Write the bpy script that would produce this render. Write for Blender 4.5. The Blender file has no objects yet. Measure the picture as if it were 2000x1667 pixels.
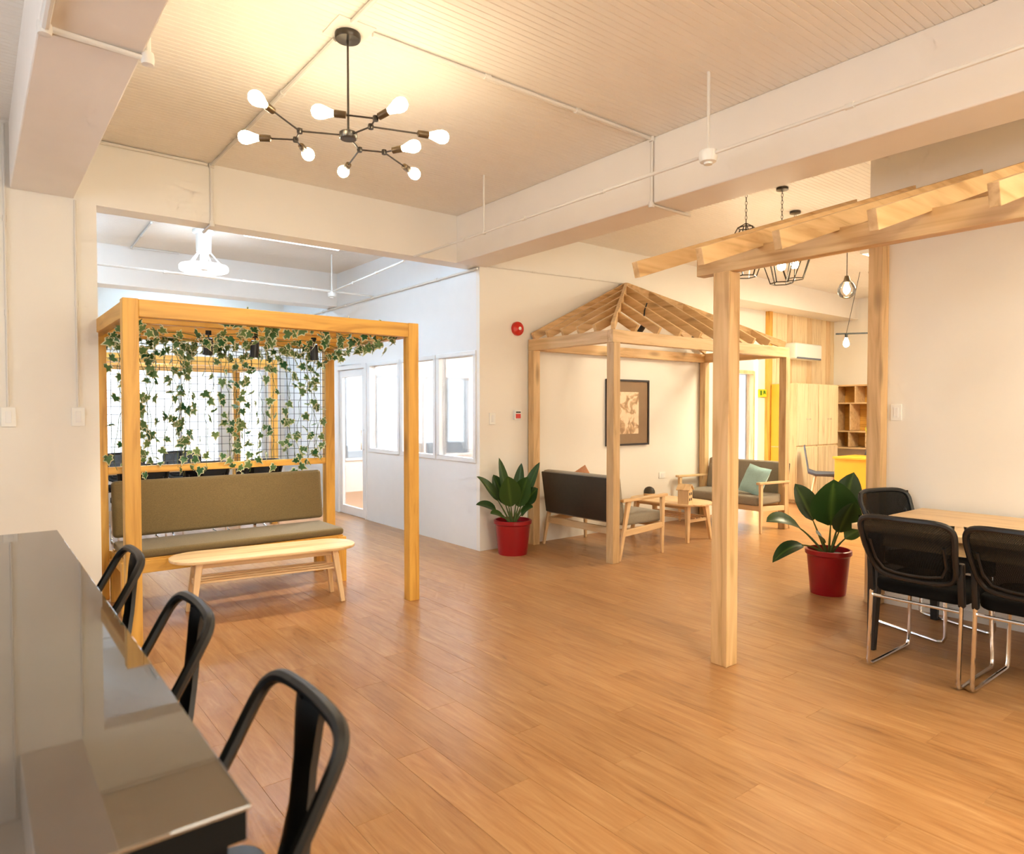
import bpy, bmesh, math, random
from mathutils import Vector, Matrix, Euler
random.seed(7)
S = bpy.context.scene
COL = S.collection
PI = math.pi

# ------------------------------------------------------------------ camera
cam_d = bpy.data.cameras.new('camera'); cam = bpy.data.objects.new('camera', cam_d); COL.objects.link(cam)
YAW, PITCH = math.radians(38.36), math.radians(-1.454)
cam.location = (0, 0, 1.45); cam.rotation_euler = (PI/2 + PITCH, 0, -YAW)
cam_d.sensor_width = 36; cam_d.sensor_fit = 'HORIZONTAL'; cam_d.lens = 36*1332.3/2000
cam_d.clip_start = .02
cam_d.dof.use_dof = True; cam_d.dof.focus_distance = 5.5; cam_d.dof.aperture_fstop = 4.0
S.camera = cam

# ------------------------------------------------------------------ world, daylight, exposure
w = bpy.data.worlds.new('sky'); S.world = w; w.use_nodes = True
bg = w.node_tree.nodes['Background']; bg.inputs[0].default_value = (.86, .93, 1, 1); bg.inputs[1].default_value = 1.4
S.view_settings.view_transform = 'Standard'; S.view_settings.look = 'None'
S.view_settings.gamma = 1; S.view_settings.use_curve_mapping = False
S.view_settings.exposure = 0.92
S.cycles.max_bounces = 6; S.cycles.diffuse_bounces = 4; S.cycles.glossy_bounces = 3
S.cycles.use_adaptive_sampling = True; S.cycles.adaptive_threshold = .1; S.cycles.adaptive_min_samples = 10
S.cycles.transparent_max_bounces = 16; S.cycles.transmission_bounces = 6
S.cycles.use_denoising = True; S.cycles.sample_clamp_indirect = 6
S.cycles.caustics_reflective = False; S.cycles.caustics_refractive = False

DAY = (.78, .89, 1.0)
WARM = (1.0, .86, .62)
def area(name, loc, rot, sx, sy, power, col):
    l = bpy.data.lights.new(name, 'AREA'); l.shape = 'RECTANGLE'; l.size = sx; l.size_y = sy; l.energy = power; l.color = col
    o = bpy.data.objects.new(name, l); COL.objects.link(o); o.location = loc; o.rotation_euler = rot
    return o
# daylight outside the window openings; office, rear and left windows are added fill
area('daylight_far_windows', (2.9, 11.45, 1.5), (-PI/2, 0, 0), 3.6, 1.6, 30, DAY)
area('office_window_fill', (6.2, 11.45, 1.55), (-PI/2, 0, 0), 3.2, 1.5, 80, DAY)
area('rear_window_fill', (1.6, -3.85, 1.75), (PI/2, 0, 0), 5.2, 1.7, 120, (1, .91, .69))
area('left_window_fill', (-3.2, 2.6, 1.75), (0, -PI/2, 0), 1.7, 4.4, 42, (.86, .92, 1))
area('daylight_alcove_door', (9.155, 6.11, 1.0), (-PI/2, 0, 0), .72, 1.98, 30, (1, .95, .88))
# warm ceiling panels added as fill (their housings are built further down)
FILL_PANELS = [(1.9, -1.3, 1.2, 1.2, 95), (4.75, -.9, .6, 1.2, 40), (8.9, 3.2, 1.2, 1.2, 105)]
for x_, y_, sx_, sy_, p_ in FILL_PANELS: area('fill_panel_glow', (x_, y_, 3.30), (0, 0, 0), sx_, sy_, p_, (1, .90, .62))

# ------------------------------------------------------------------ helpers
def tag(o, label=None, cat=None, group=None, kind=None):
    if label: o['label'] = label
    if cat: o['category'] = cat
    if group: o['group'] = group
    if kind: o['kind'] = kind
    return o
def thing(name, loc, label, cat, rz=0, group=None):
    o = bpy.data.objects.new(name, None); COL.objects.link(o); o.location = loc; o.rotation_euler = (0, 0, rz)
    o.empty_display_size = .1
    return tag(o, label, cat, group)
class MB:
    def __init__(s): s.v = []; s.f = []; s.rim = None
    def poly(s, vs, fs):
        n = len(s.v); s.v += [tuple(v) for v in vs]; s.f += [tuple(i+n for i in f) for f in fs]; return s
    def box(s, x0, x1, y0, y1, z0, z1):
        return s.poly([(x0,y0,z0),(x1,y0,z0),(x1,y1,z0),(x0,y1,z0),(x0,y0,z1),(x1,y0,z1),(x1,y1,z1),(x0,y1,z1)],
            [(0,3,2,1),(4,5,6,7),(0,1,5,4),(1,2,6,5),(2,3,7,6),(3,0,4,7)])
    def bar(s, p0, p1, w, h, up=(0,0,1), w1=None, h1=None):
        p0, p1 = Vector(p0), Vector(p1); d = (p1-p0).normalized(); u = Vector(up)
        if abs(d.dot(u)) > .98: u = Vector((0,1,0))
        a = d.cross(u).normalized(); b = a.cross(d).normalized(); w1 = w1 or w; h1 = h1 or h
        vs = []
        for p, ww, hh in ((p0, w, h), (p1, w1, h1)):
            for sa, sb in ((-1,-1),(1,-1),(1,1),(-1,1)): vs.append(p + a*sa*ww/2 + b*sb*hh/2)
        return s.poly(vs, [(0,3,2,1),(4,5,6,7),(0,1,5,4),(1,2,6,5),(2,3,7,6),(3,0,4,7)][:0] or [(3,2,1,0),(4,5,6,7),(0,1,5,4),(1,2,6,5),(2,3,7,6),(3,0,4,7)])
    def tube(s, pts, r, n=8, closed=False, cap=True):
        pts = [Vector(p) for p in pts]; m = len(pts); rs = r if isinstance(r, (list, tuple)) else [r]*m
        prev = None; base = len(s.v)
        for i, p in enumerate(pts):
            if closed: d = pts[(i+1) % m] - pts[i-1]
            else: d = pts[min(i+1, m-1)] - pts[max(i-1, 0)]
            d.normalize()
            if prev is None:
                u = Vector((0,0,1)) if abs(d.z) < .9 else Vector((1,0,0)); a = d.cross(u).normalized()
            else:
                a = (prev - d*prev.dot(d)).normalized()
            prev = a; b = d.cross(a)
            for k in range(n):
                t = 2*PI*k/n; s.v.append(tuple(p + (a*math.cos(t)+b*math.sin(t))*rs[i]))
        for i in range(m if closed else m-1):
            j = (i+1) % m
            for k in range(n):
                k2 = (k+1) % n; s.f.append((base+i*n+k, base+i*n+k2, base+j*n+k2, base+j*n+k))
        if cap and not closed:
            s.f.append(tuple(base+k for k in reversed(range(n)))); s.f.append(tuple(base+(m-1)*n+k for k in range(n)))
        return s
    def lathe(s, prof, c=(0,0,0), n=24, axis=None):
        base = len(s.v); c = Vector(c)
        M = Matrix.Identity(3) if axis is None else Vector(axis).to_track_quat('Z', 'Y').to_matrix()
        for r, z in prof:
            for k in range(n):
                t = 2*PI*k/n; s.v.append(tuple(c + M @ Vector((r*math.cos(t), r*math.sin(t), z))))
        for i in range(len(prof)-1):
            for k in range(n):
                k2 = (k+1) % n; s.f.append((base+i*n+k, base+i*n+k2, base+(i+1)*n+k2, base+(i+1)*n+k))
        if prof[0][0] > 1e-5: s.f.append(tuple(base+k for k in reversed(range(n))))
        if prof[-1][0] > 1e-5: s.f.append(tuple(base+(len(prof)-1)*n+k for k in range(n)))
        return s
    def prism(s, outline, z0, z1):
        n = len(outline); b = len(s.v)
        s.v += [(x, y, z0) for x, y in outline] + [(x, y, z1) for x, y in outline]
        s.f += [tuple(b+i for i in reversed(range(n))), tuple(b+n+i for i in range(n))]
        s.f += [(b+i, b+(i+1) % n, b+n+(i+1) % n, b+n+i) for i in range(n)]
        return s
    def xf(s, M):
        s.v = [tuple(M @ Vector(v)) for v in s.v]; return s
    def mesh(s, name, bevel=0, smooth=False, seg=2):
        m = bpy.data.meshes.new(name); m.from_pydata(s.v, [], s.f)
        if s.rim:
            a = m.attributes.new('rim', 'FLOAT', 'POINT'); a.data.foreach_set('value', s.rim)
        bm = bmesh.new(); bm.from_mesh(m)
        bmesh.ops.remove_doubles(bm, verts=bm.verts, dist=1e-6)
        if bevel:
            es = [e for e in bm.edges if len(e.link_faces) == 2 and e.calc_face_angle(0) > .5]
            bmesh.ops.bevel(bm, geom=es, offset=bevel, segments=seg, affect='EDGES', profile=.5, clamp_overlap=True)
        if not s.rim: bmesh.ops.recalc_face_normals(bm, faces=bm.faces)
        bm.to_mesh(m); bm.free()
        if smooth:
            m.polygons.foreach_set('use_smooth', [True]*len(m.polygons)); m.set_sharp_from_angle(angle=math.radians(40))
        return m
    def build(s, name, mat, parent=None, world=False, **k):
        m = s.mesh(name, **k)
        return put(name, m, mat, parent, world)
def put(name, mesh, mat, parent=None, world=False):
    if mat and not mesh.materials: mesh.materials.append(mat)
    o = bpy.data.objects.new(name, mesh); COL.objects.link(o)
    if parent:
        o.parent = parent
        if world: o.location = -Vector(parent.location)
    return o
def copy_tree(o, parent=None):
    c = o.copy(); COL.objects.link(c); c.parent = parent
    for ch in list(o.children): copy_tree(ch, c)
    return c
def rrect(x0, x1, y0, y1, r, n=6):
    out = []
    for cx, cy, a in ((x1-r, y1-r, 0), (x0+r, y1-r, 90), (x0+r, y0+r, 180), (x1-r, y0+r, 270)):
        for k in range(n+1):
            t = math.radians(a+90*k/n); out.append((cx+r*math.cos(t), cy+r*math.sin(t)))
    return out

# ------------------------------------------------------------------ materials
class NT:
    def __init__(s, m): m.use_nodes = True; s.t = m.node_tree; s.n = s.t.nodes; s.l = s.t.links; s.b = s.n.get('Principled BSDF')
    def add(s, typ, **k):
        x = s.n.new(typ)
        for a, v in k.items(): setattr(x, a, v)
        return x
    def link(s, a, b): s.l.new(a, b)
    def math(s, op, a, b=None, c=None):
        x = s.n.new('ShaderNodeMath'); x.operation = op
        for i, v in enumerate((a, b, c)):
            if v is None: continue
            if isinstance(v, (int, float)): x.inputs[i].default_value = v
            else: s.l.new(v, x.inputs[i])
        return x.outputs[0]
    def ramp(s, fac, stops):
        r = s.n.new('ShaderNodeValToRGB'); e = r.color_ramp.elements
        while len(e) < len(stops): e.new(.5)
        for q, (p, c) in zip(e, stops): q.position = p; q.color = (*c, 1)
        s.l.new(fac, r.inputs[0]); return r.outputs[0]
    def mix(s, fac, a, b, blend='MIX'):
        x = s.n.new('ShaderNodeMix'); x.data_type = 'RGBA'; x.blend_type = blend
        for i, v in ((0, fac), (6, a), (7, b)):
            if isinstance(v, (int, float)): x.inputs[i].default_value = v
            elif isinstance(v, tuple): x.inputs[i].default_value = (*v, 1)
            else: s.l.new(v, x.inputs[i])
        return x.outputs[2]
    def bump(s, h, st=.1, dist=.01):
        b = s.n.new('ShaderNodeBump'); b.inputs['Strength'].default_value = st; b.inputs['Distance'].default_value = dist
        s.l.new(h, b.inputs['Height']); s.l.new(b.outputs[0], s.b.inputs['Normal'])
def lin(r, g, b):
    f = lambda c: (c/255/12.92) if c/255 <= .04045 else ((c/255+.055)/1.055)**2.4
    return (f(r), f(g), f(b))
def mat(name, col, rough=.5, metal=0, noise=.06, scale=8, bump=0, spec=None, coat=0):
    m = bpy.data.materials.new(name); t = NT(m); b = t.b
    tc = t.add('ShaderNodeTexCoord'); n = t.add('ShaderNodeTexNoise'); n.inputs['Scale'].default_value = scale; n.inputs['Detail'].default_value = 4
    t.link(tc.outputs['Object'], n.inputs['Vector'])
    d = tuple(max(0, c*(1-noise)) for c in col); e = tuple(min(1, c*(1+noise)) for c in col)
    t.link(t.ramp(n.outputs['Fac'], [(.3, d), (.7, e)]), b.inputs['Base Color'])
    b.inputs['Roughness'].default_value = rough; b.inputs['Metallic'].default_value = metal
    if spec is not None: b.inputs['Specular IOR Level'].default_value = spec
    if coat: b.inputs['Coat Weight'].default_value = coat; b.inputs['Coat Roughness'].default_value = .08
    if bump: t.bump(n.outputs['Fac'], bump)
    return m
def wood(name, c0, c1, axis, rough=.45, knots=True):
    m = bpy.data.materials.new(name); t = NT(m); b = t.b
    tc = t.add('ShaderNodeTexCoord'); oi = t.add('ShaderNodeObjectInfo'); mp = t.add('ShaderNodeMapping')
    sc = [11, 11, 11]; sc[axis] = .9; mp.inputs['Scale'].default_value = sc
    off = t.add('ShaderNodeCombineXYZ'); r = t.math('MULTIPLY', oi.outputs['Random'], 37.0)
    for i in range(3): t.link(r, off.inputs[i])
    t.link(tc.outputs['Object'], mp.inputs['Vector']); t.link(off.outputs[0], mp.inputs['Location'])
    n = t.add('ShaderNodeTexNoise'); n.inputs['Scale'].default_value = 1.4; n.inputs['Detail'].default_value = 5; n.inputs['Distortion'].default_value = 1.2
    t.link(mp.outputs[0], n.inputs['Vector'])
    col = t.ramp(n.outputs['Fac'], [(.3, tuple(c*.9 for c in c0)), (.46, tuple((a+b_)/2 for a, b_ in zip(c0, c1))), (.7, c1)])
    tint = t.math('MULTIPLY_ADD', oi.outputs['Random'], .16, .92)
    hs = t.add('ShaderNodeHueSaturation'); t.link(tint, hs.inputs['Value']); t.link(col, hs.inputs['Color']); col = hs.outputs[0]
    if knots:
        mp2 = t.add('ShaderNodeMapping'); s2 = [7, 7, 7]; s2[axis] = 2.0; mp2.inputs['Scale'].default_value = s2
        t.link(tc.outputs['Object'], mp2.inputs['Vector']); t.link(off.outputs[0], mp2.inputs['Location'])
        vo = t.add('ShaderNodeTexVoronoi'); vo.inputs['Scale'].default_value = 1.0; t.link(mp2.outputs[0], vo.inputs['Vector'])
        k = t.ramp(vo.outputs['Distance'], [(.10, (1, 1, 1)), (.3, (0, 0, 0))])
        wn = t.add('ShaderNodeTexWhiteNoise'); t.link(vo.outputs['Position'], wn.inputs['Vector'])
        sel = t.math('GREATER_THAN', wn.outputs['Value'], .55)
        col = t.mix(t.math('MULTIPLY', t.math('MULTIPLY', k, sel), .7), col, tuple(c*.42 for c in c0))
    t.link(col, b.inputs['Base Color']); b.inputs['Roughness'].default_value = rough
    return m
def fabric(name, col, var=.18, sc=420):
    m = bpy.data.materials.new(name); t = NT(m); tc = t.add('ShaderNodeTexCoord')
    n = t.add('ShaderNodeTexNoise'); n.inputs['Scale'].default_value = sc; n.inputs['Detail'].default_value = 2
    mp = t.add('ShaderNodeMapping'); mp.inputs['Scale'].default_value = (.25, .25, 1); t.link(tc.outputs['Object'], mp.inputs['Vector']); t.link(mp.outputs[0], n.inputs['Vector'])
    t.link(t.ramp(n.outputs['Fac'], [(.3, tuple(c*(1-var) for c in col)), (.7, tuple(c*(1+var) for c in col))]), t.b.inputs['Base Color'])
    t.b.inputs['Roughness'].default_value = .9; t.b.inputs['Sheen Weight'].default_value = .15; t.bump(n.outputs['Fac'], .25, .003)
    return m
def emit(name, col, st):
    m = bpy.data.materials.new(name); t = NT(m); t.b.inputs['Base Color'].default_value = (*col, 1)
    t.b.inputs['Emission Color'].default_value = (*col, 1); t.b.inputs['Emission Strength'].default_value = st
    return m
def glass(name, tint=(1, 1, 1), refl=.9):
    m = bpy.data.materials.new(name); t = NT(m); t.n.remove(t.b)
    tr = t.add('ShaderNodeBsdfTransparent'); tr.inputs[0].default_value = (*tint, 1)
    gl = t.add('ShaderNodeBsdfGlossy'); gl.inputs['Roughness'].default_value = .02
    fr = t.add('ShaderNodeFresnel'); fr.inputs[0].default_value = 1.45
    mx = t.add('ShaderNodeMixShader'); t.link(t.math('MULTIPLY', fr.outputs[0], refl), mx.inputs[0]); t.link(tr.outputs[0], mx.inputs[1]); t.link(gl.outputs[0], mx.inputs[2])
    t.link(mx.outputs[0], t.n['Material Output'].inputs[0])
    return m
M = {}
M['wall'] = mat('painted_wall', lin(238, 234, 228), .6, noise=.012, scale=2)
M['ceil'] = mat('painted_ceiling_boards', lin(236, 230, 222), .42, noise=.012, scale=3)
M['beam'] = mat('painted_concrete_beam', lin(238, 232, 226), .5, noise=.015, scale=4)
M['frame'] = mat('white_aluminium', lin(235, 236, 238), .4, noise=.01)
M['glass'] = glass('clear_glass')
for ax, nm in enumerate('xyz'):
    M['gold'+nm] = wood('honey_pine_'+nm, lin(198, 142, 60), lin(230, 178, 86), ax)
    M['pine'+nm] = wood('pale_pine_'+nm, lin(190, 150, 100), lin(222, 188, 141), ax)
    M['oak'+nm] = wood('beech_'+nm, lin(212, 172, 122), lin(236, 204, 160), ax, .4, knots=False)
M['paleboard'] = wood('pale_cream_board', lin(222, 194, 152), lin(240, 216, 178), 2, .45, knots=False)
M['olive'] = fabric('olive_fabric', lin(110, 92, 58))
M['grey'] = fabric('grey_brown_fabric', lin(150, 140, 124))
M['darkback'] = mat('shaded_dark_brown', lin(58, 50, 40), .45, noise=.1, scale=30, bump=.05)  # dome's own dark tone; on sofa backs, shade put into the colour
M['teal'] = fabric('teal_fabric', lin(172, 210, 212))
M['peach'] = fabric('peach_fabric', lin(226, 160, 116))
M['blackmetal'] = mat('black_powder_coat', lin(22, 22, 23), .35, metal=0, noise=.1, scale=20, spec=.6)
M['gunmetal'] = mat('satin_black_metal', lin(20, 20, 21), .42, metal=.0, noise=.1, scale=30, spec=.55)
M['lampblack'] = mat('dark_bronze_metal', lin(78, 72, 66), .32, metal=.8, noise=.08, scale=20)
M['socket'] = mat('aged_bronze_socket', lin(98, 80, 58), .35, metal=.6, noise=.1, scale=40)
M['chrome'] = mat('chrome', (.82, .82, .84), .12, metal=1, noise=.02)
M['blackfab'] = mat('black_seat_fabric', lin(11, 11, 12), .9, noise=.2, scale=300, spec=.2)
M['blackplastic'] = mat('black_plastic', lin(24, 24, 26), .4, noise=.1, scale=20)
M['matteblack'] = mat('matte_black_panel', lin(9, 8, 8), .7, noise=.1, scale=20, spec=.15)
M['pot'] = mat('red_glazed_plastic', lin(150, 14, 24), .3, noise=.05, scale=5)
M['soil'] = mat('dark_potting_soil', lin(60, 44, 32), .95, noise=.4, scale=60, bump=.5)
M['white'] = mat('white_plastic', lin(240, 240, 238), .4, noise=.01)
M['pipe'] = mat('white_painted_pipe', lin(226, 222, 216), .5, noise=.02)
M['bulb'] = emit('warm_bulb_glow', (1.0, .85, .56), 30)
M['bulb2'] = emit('pendant_bulb_glow', (1.0, .86, .60), 50)
M['tubelight'] = emit('cool_tube_glow', (.92, .96, 1.0), 1.5)
M['spotglow'] = emit('spot_lens_glow', (1.0, .85, .62), 25)
M['ledstrip'] = emit('led_strip_glow', (1.0, .82, .40), 6)
M['red'] = mat('red_enamel', lin(205, 40, 32), .3, noise=.04)
M['yellow'] = mat('yellow_laminate', lin(240, 176, 50), .45, noise=.03)
M['blackframe'] = mat('dark_brown_frame', lin(40, 28, 22), .4, noise=.1)
M['taupe'] = mat('taupe_mat_board', lin(150, 124, 98), .8, noise=.05)
M['bluegrey'] = mat('blue_grey_plastic', lin(100, 108, 128), .5, noise=.03)
M['concrete'] = mat('subfloor', lin(120, 100, 85), .8)

def mat_mesh():
    m = bpy.data.materials.new('black_mesh_weave'); t = NT(m); t.b.inputs['Base Color'].default_value = (.006, .006, .006, 1); t.b.inputs['Roughness'].default_value = .8; t.b.inputs['Specular IOR Level'].default_value = .15
    tc = t.add('ShaderNodeTexCoord'); mp = t.add('ShaderNodeMapping'); mp.inputs['Scale'].default_value = (220, 220, 220); t.link(tc.outputs['Object'], mp.inputs[0])
    ck = t.add('ShaderNodeTexChecker'); ck.inputs['Scale'].default_value = 1.0; t.link(mp.outputs[0], ck.inputs['Vector'])
    tr = t.add('ShaderNodeBsdfTransparent'); mx = t.add('ShaderNodeMixShader'); t.link(t.math('MULTIPLY_ADD', ck.outputs['Fac'], -.05, .99), mx.inputs[0])
    t.link(tr.outputs[0], mx.inputs[1]); t.link(t.b.outputs[0], mx.inputs[2]); t.link(mx.outputs[0], t.n['Material Output'].inputs[0])
    return m
M['mesh'] = mat_mesh()
def mat_counter():
    m = bpy.data.materials.new('polished_dark_stone'); t = NT(m); tc = t.add('ShaderNodeTexCoord'); n = t.add('ShaderNodeTexNoise'); n.inputs['Scale'].default_value = 3; n.inputs['Detail'].default_value = 6
    t.link(tc.outputs['Object'], n.inputs['Vector']); t.link(t.ramp(n.outputs['Fac'], [(.3, lin(66, 58, 50)), (.7, lin(84, 74, 64))]), t.b.inputs['Base Color'])
    t.b.inputs['Roughness'].default_value = .03; t.b.inputs['IOR'].default_value = 2.7
    return m
M['counter'] = mat_counter()
def mat_leaf(name, green0, green1, rimcol, rough=.4):
    m = bpy.data.materials.new(name); t = NT(m); at = t.add('ShaderNodeAttribute'); at.attribute_name = 'rim'
    oi = t.add('ShaderNodeObjectInfo'); gi = t.add('ShaderNodeNewGeometry')
    rnd = t.math('FRACT', t.math('ADD', oi.outputs['Random'], gi.outputs['Random Per Island']))
    g = t.mix(rnd, green0, green1); f = t.ramp(at.outputs['Fac'], [(.55, (0, 0, 0)), (.82, (1, 1, 1))])
    t.link(t.mix(f, g, rimcol), t.b.inputs['Base Color']); t.b.inputs['Roughness'].default_value = rough
    t.b.inputs['Transmission Weight'].default_value = 0
    # thin leaves let some light through
    tl = t.add('ShaderNodeBsdfTranslucent'); t.link(t.mix(f, g, rimcol), tl.inputs[0]); mx = t.add('ShaderNodeMixShader'); mx.inputs[0].default_value = .25
    t.link(t.b.outputs[0], mx.inputs[1]); t.link(tl.outputs[0], mx.inputs[2]); t.link(mx.outputs[0], t.n['Material Output'].inputs[0])
    return m
M['ivy'] = mat_leaf('variegated_ivy_leaf', lin(40, 96, 54), lin(116, 142, 84), lin(224, 220, 182))
M['leaf'] = mat_leaf('broad_glossy_leaf', lin(34, 60, 30), lin(58, 86, 36), lin(84, 110, 50), .32)
M['stem'] = mat('green_stem', lin(88, 104, 52), .6)
PW, PL = .17, 1.22
def mat_floor():
    m = bpy.data.materials.new('laminate_plank'); t = NT(m); g = t.add('ShaderNodeNewGeometry'); sp = t.add('ShaderNodeSeparateXYZ'); t.link(g.outputs['Position'], sp.inputs[0])
    i = t.math('FLOOR', t.math('DIVIDE', sp.outputs[0], PW))
    st = t.math('FRACT', t.math('MULTIPLY', i, .37))
    j = t.math('FLOOR', t.math('ADD', t.math('DIVIDE', sp.outputs[1], PL), st))
    cv = t.add('ShaderNodeCombineXYZ'); t.link(i, cv.inputs[0]); t.link(j, cv.inputs[1])
    wn = t.add('ShaderNodeTexWhiteNoise'); wn.noise_dimensions = '2D'; t.link(cv.outputs[0], wn.inputs['Vector'])
    gv = t.add('ShaderNodeCombineXYZ'); t.link(t.math('MULTIPLY_ADD', wn.outputs['Value'], 40, t.math('MULTIPLY', sp.outputs[0], 16)), gv.inputs[0])
    t.link(t.math('MULTIPLY_ADD', wn.outputs['Value'], 17, t.math('MULTIPLY', sp.outputs[1], 1.5)), gv.inputs[1])
    n = t.add('ShaderNodeTexNoise'); n.inputs['Scale'].default_value = 1.6; n.inputs['Detail'].default_value = 7; n.inputs['Distortion'].default_value = 1.0; n.inputs['Roughness'].default_value = .62; t.link(gv.outputs[0], n.inputs['Vector'])
    col = t.ramp(n.outputs['Fac'], [(.2, lin(128, 86, 52)), (.4, lin(166, 118, 74)), (.6, lin(180, 135, 90)), (.82, lin(198, 158, 114))])
    hs = t.add('ShaderNodeHueSaturation'); t.link(t.math('MULTIPLY_ADD', wn.outputs['Value'], .16, .92), hs.inputs['Value']); t.link(col, hs.inputs['Color'])
    t.link(hs.outputs[0], t.b.inputs['Base Color']); t.b.inputs['Roughness'].default_value = .27; t.b.inputs['Specular IOR Level'].default_value = .38
    t.link(t.math('MULTIPLY_ADD', n.outputs['Fac'], .12, .27), t.b.inputs['Roughness'])
    return m
M['floor'] = mat_floor()
def mat_print():
    m = bpy.data.materials.new('faded_print'); t = NT(m); tc = t.add('ShaderNodeTexCoord'); n = t.add('ShaderNodeTexNoise'); n.inputs['Scale'].default_value = 9; n.inputs['Detail'].default_value = 5; n.inputs['Distortion'].default_value = .8
    t.link(tc.outputs['Object'], n.inputs['Vector'])
    t.link(t.ramp(n.outputs['Fac'], [(.36, lin(166, 132, 98)), (.46, lin(206, 172, 132)), (.52, lin(238, 214, 184)), (.8, lin(244, 224, 198))]), t.b.inputs['Base Color']); t.b.inputs['Roughness'].default_value = .5
    return m
M['print'] = mat_print()

# ------------------------------------------------------------------ setting
CZ, BZ, YH = 3.36, 2.90, 5.66           # ceiling, beam soffits, plane of the header wall
X0, X1, Y0, Y1 = -3.0, 12.6, -3.6, 11.2
def struct(name, mb, m, label=None, **k):
    return tag(mb.build(name, m, **k), label, None, None, 'structure')
floor = struct('floor', MB().box(X0-.1, X1+.1, Y0-.1, Y1+.1, -.12, -.012), M['concrete'], 'orange brown laminate plank floor')
# planks: the 300 that show largest are objects, the others one part
R_ = Vector((math.cos(YAW), -math.sin(YAW), 0)); F_ = Vector((math.sin(YAW), math.cos(YAW), 0))
def in_view(x, y):
    p = Vector((x, y, 0)); d = p.dot(F_)
    return d > .6 and abs(p.dot(R_)/d) < .80 and 1.45/d*1332 < 1100
def plank_mb(w_, l_):
    g, b = .0003, .0011
    return MB().poly([(-w_/2+g, -l_/2+g, -.011), (w_/2-g, -l_/2+g, -.011), (w_/2-g, l_/2-g, -.011), (-w_/2+g, l_/2-g, -.011),
        (-w_/2+g, -l_/2+g, -.0006), (w_/2-g, -l_/2+g, -.0006), (w_/2-g, l_/2-g, -.0006), (-w_/2+g, l_/2-g, -.0006),
        (-w_/2+b, -l_/2+b, 0), (w_/2-b, -l_/2+b, 0), (w_/2-b, l_/2-b, 0), (-w_/2+b, l_/2-b, 0)],
        [(8,9,10,11), (4,5,9,8), (5,6,10,9), (6,7,11,10), (7,4,8,11), (0,1,5,4), (1,2,6,5), (2,3,7,6), (3,0,4,7)])
cells = []
for i in range(math.floor(X0/PW), math.ceil(X1/PW)):
    st = (i*.37) % 1
    for j in range(math.floor(Y0/PL)-1, math.ceil(Y1/PL)+2):
        y0 = (j-st)*PL; x0 = i*PW
        if y0 + PL < Y0 or y0 > Y1: continue
        cells.append((x0+PW/2, y0+PL/2))
def psize(c):
    best = 0
    for t in (-.4, 0, .4):
        x, y = c[0], c[1]+t*PL
        # in front of walls seen from the camera: main room, far room strip
        ok = (x < 5.3 and y < 5.6) or (.8 < x < 4.0 and y > 5.6 and y < 10) or (x >= 5.3 and 2.5 < y < 5.6)
        if ok and in_view(x, y): best = max(best, 1/(.3+x*x+y*y))
    return best
ranked = sorted(cells, key=psize, reverse=True)
pm = plank_mb(PW, PL).mesh('plank'); rest = MB(); proto = plank_mb(PW, PL)
for k, c in enumerate(ranked):
    if k < 300 and psize(c) > 0:
        o = put('plank', pm, M['floor'], floor); o.location = (c[0], c[1], 0)
    else: rest.poly([(v[0]+c[0], v[1]+c[1], v[2]) for v in proto.v], proto.f)
tag(rest.build('far_planks', M['floor'], floor), kind='stuff')

# beadboard ceiling: narrow boards running along X with V grooves
cb = MB(); pitch = .042; y = Y0; vs = []; fs = []
prof = []
while y < Y1:
    prof += [(y, 0), (y+pitch-.008, 0), (y+pitch-.004, .0035)]; y += pitch
prof.append((Y1+.05, 0))
for x in (X0-.1, X1+.1): vs += [(x, a, CZ+b) for a, b in prof]
n = len(prof); fs = [(i, i+1, n+i+1, n+i) for i in range(n-1)]
cb.poly(vs, fs); cb.box(X0-.1, X1+.1, Y0-.1, Y1+.1, CZ+.02, CZ+.12)
struct('ceiling', cb, M['ceil'], 'white grooved board ceiling')

# walls
T = .1
wb = MB().box(X0, .715, YH, YH+.2, 0, CZ).box(.715, 4.06, YH, YH+.2, BZ, CZ)
struct('wall_back', wb, M['wall'], 'cream wall with a wide opening to the far room')
struct('wall_middle', MB().box(4.06, 8.05, YH, YH+.06, 0, CZ), M['wall'], 'cream wall behind the gazebo frame')
WINS = [(5.75, 6.43), (6.53, 7.25), (7.35, 8.11)]; DOOR = (8.2, 9.12); WZ0, WZ1 = .93, 2.03
px0, px1 = 4.06, 4.13
wp = MB().box(px0, px1, YH+.06, Y1, WZ1, CZ).box(px0, px1, YH+.06, DOOR[0], 0, WZ0).box(px0, px1, DOOR[1], Y1, 0, WZ1)
edges = [YH+.06] + [e for p in WINS for e in p] + [DOOR[0]]
for a, b in zip(edges[0::2], edges[1::2]): wp.box(px0, px1, a, b, WZ0, WZ1)
struct('wall_partition', wp, M['frame'], 'white office partition with windows and a glass door')
struct('wall_office', MB().box(8.05, 8.15, YH, Y1, 0, CZ), M['wall'], 'office end wall')
struct('wall_right', MB().box(5.36, 5.46, Y0, 2.40, 0, CZ), M['wall'], 'cream wall behind the meeting table')
struct('wall_left', MB().box(X0-T, X0, Y0, .5, 0, CZ).box(X0-T, X0, 4.7, Y1, 0, CZ).box(X0-T, X0, .5, 4.7, 0, .9).box(X0-T, X0, .5, 4.7, 2.6, CZ), M['wall'], 'left outer wall with an added row of windows')
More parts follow.
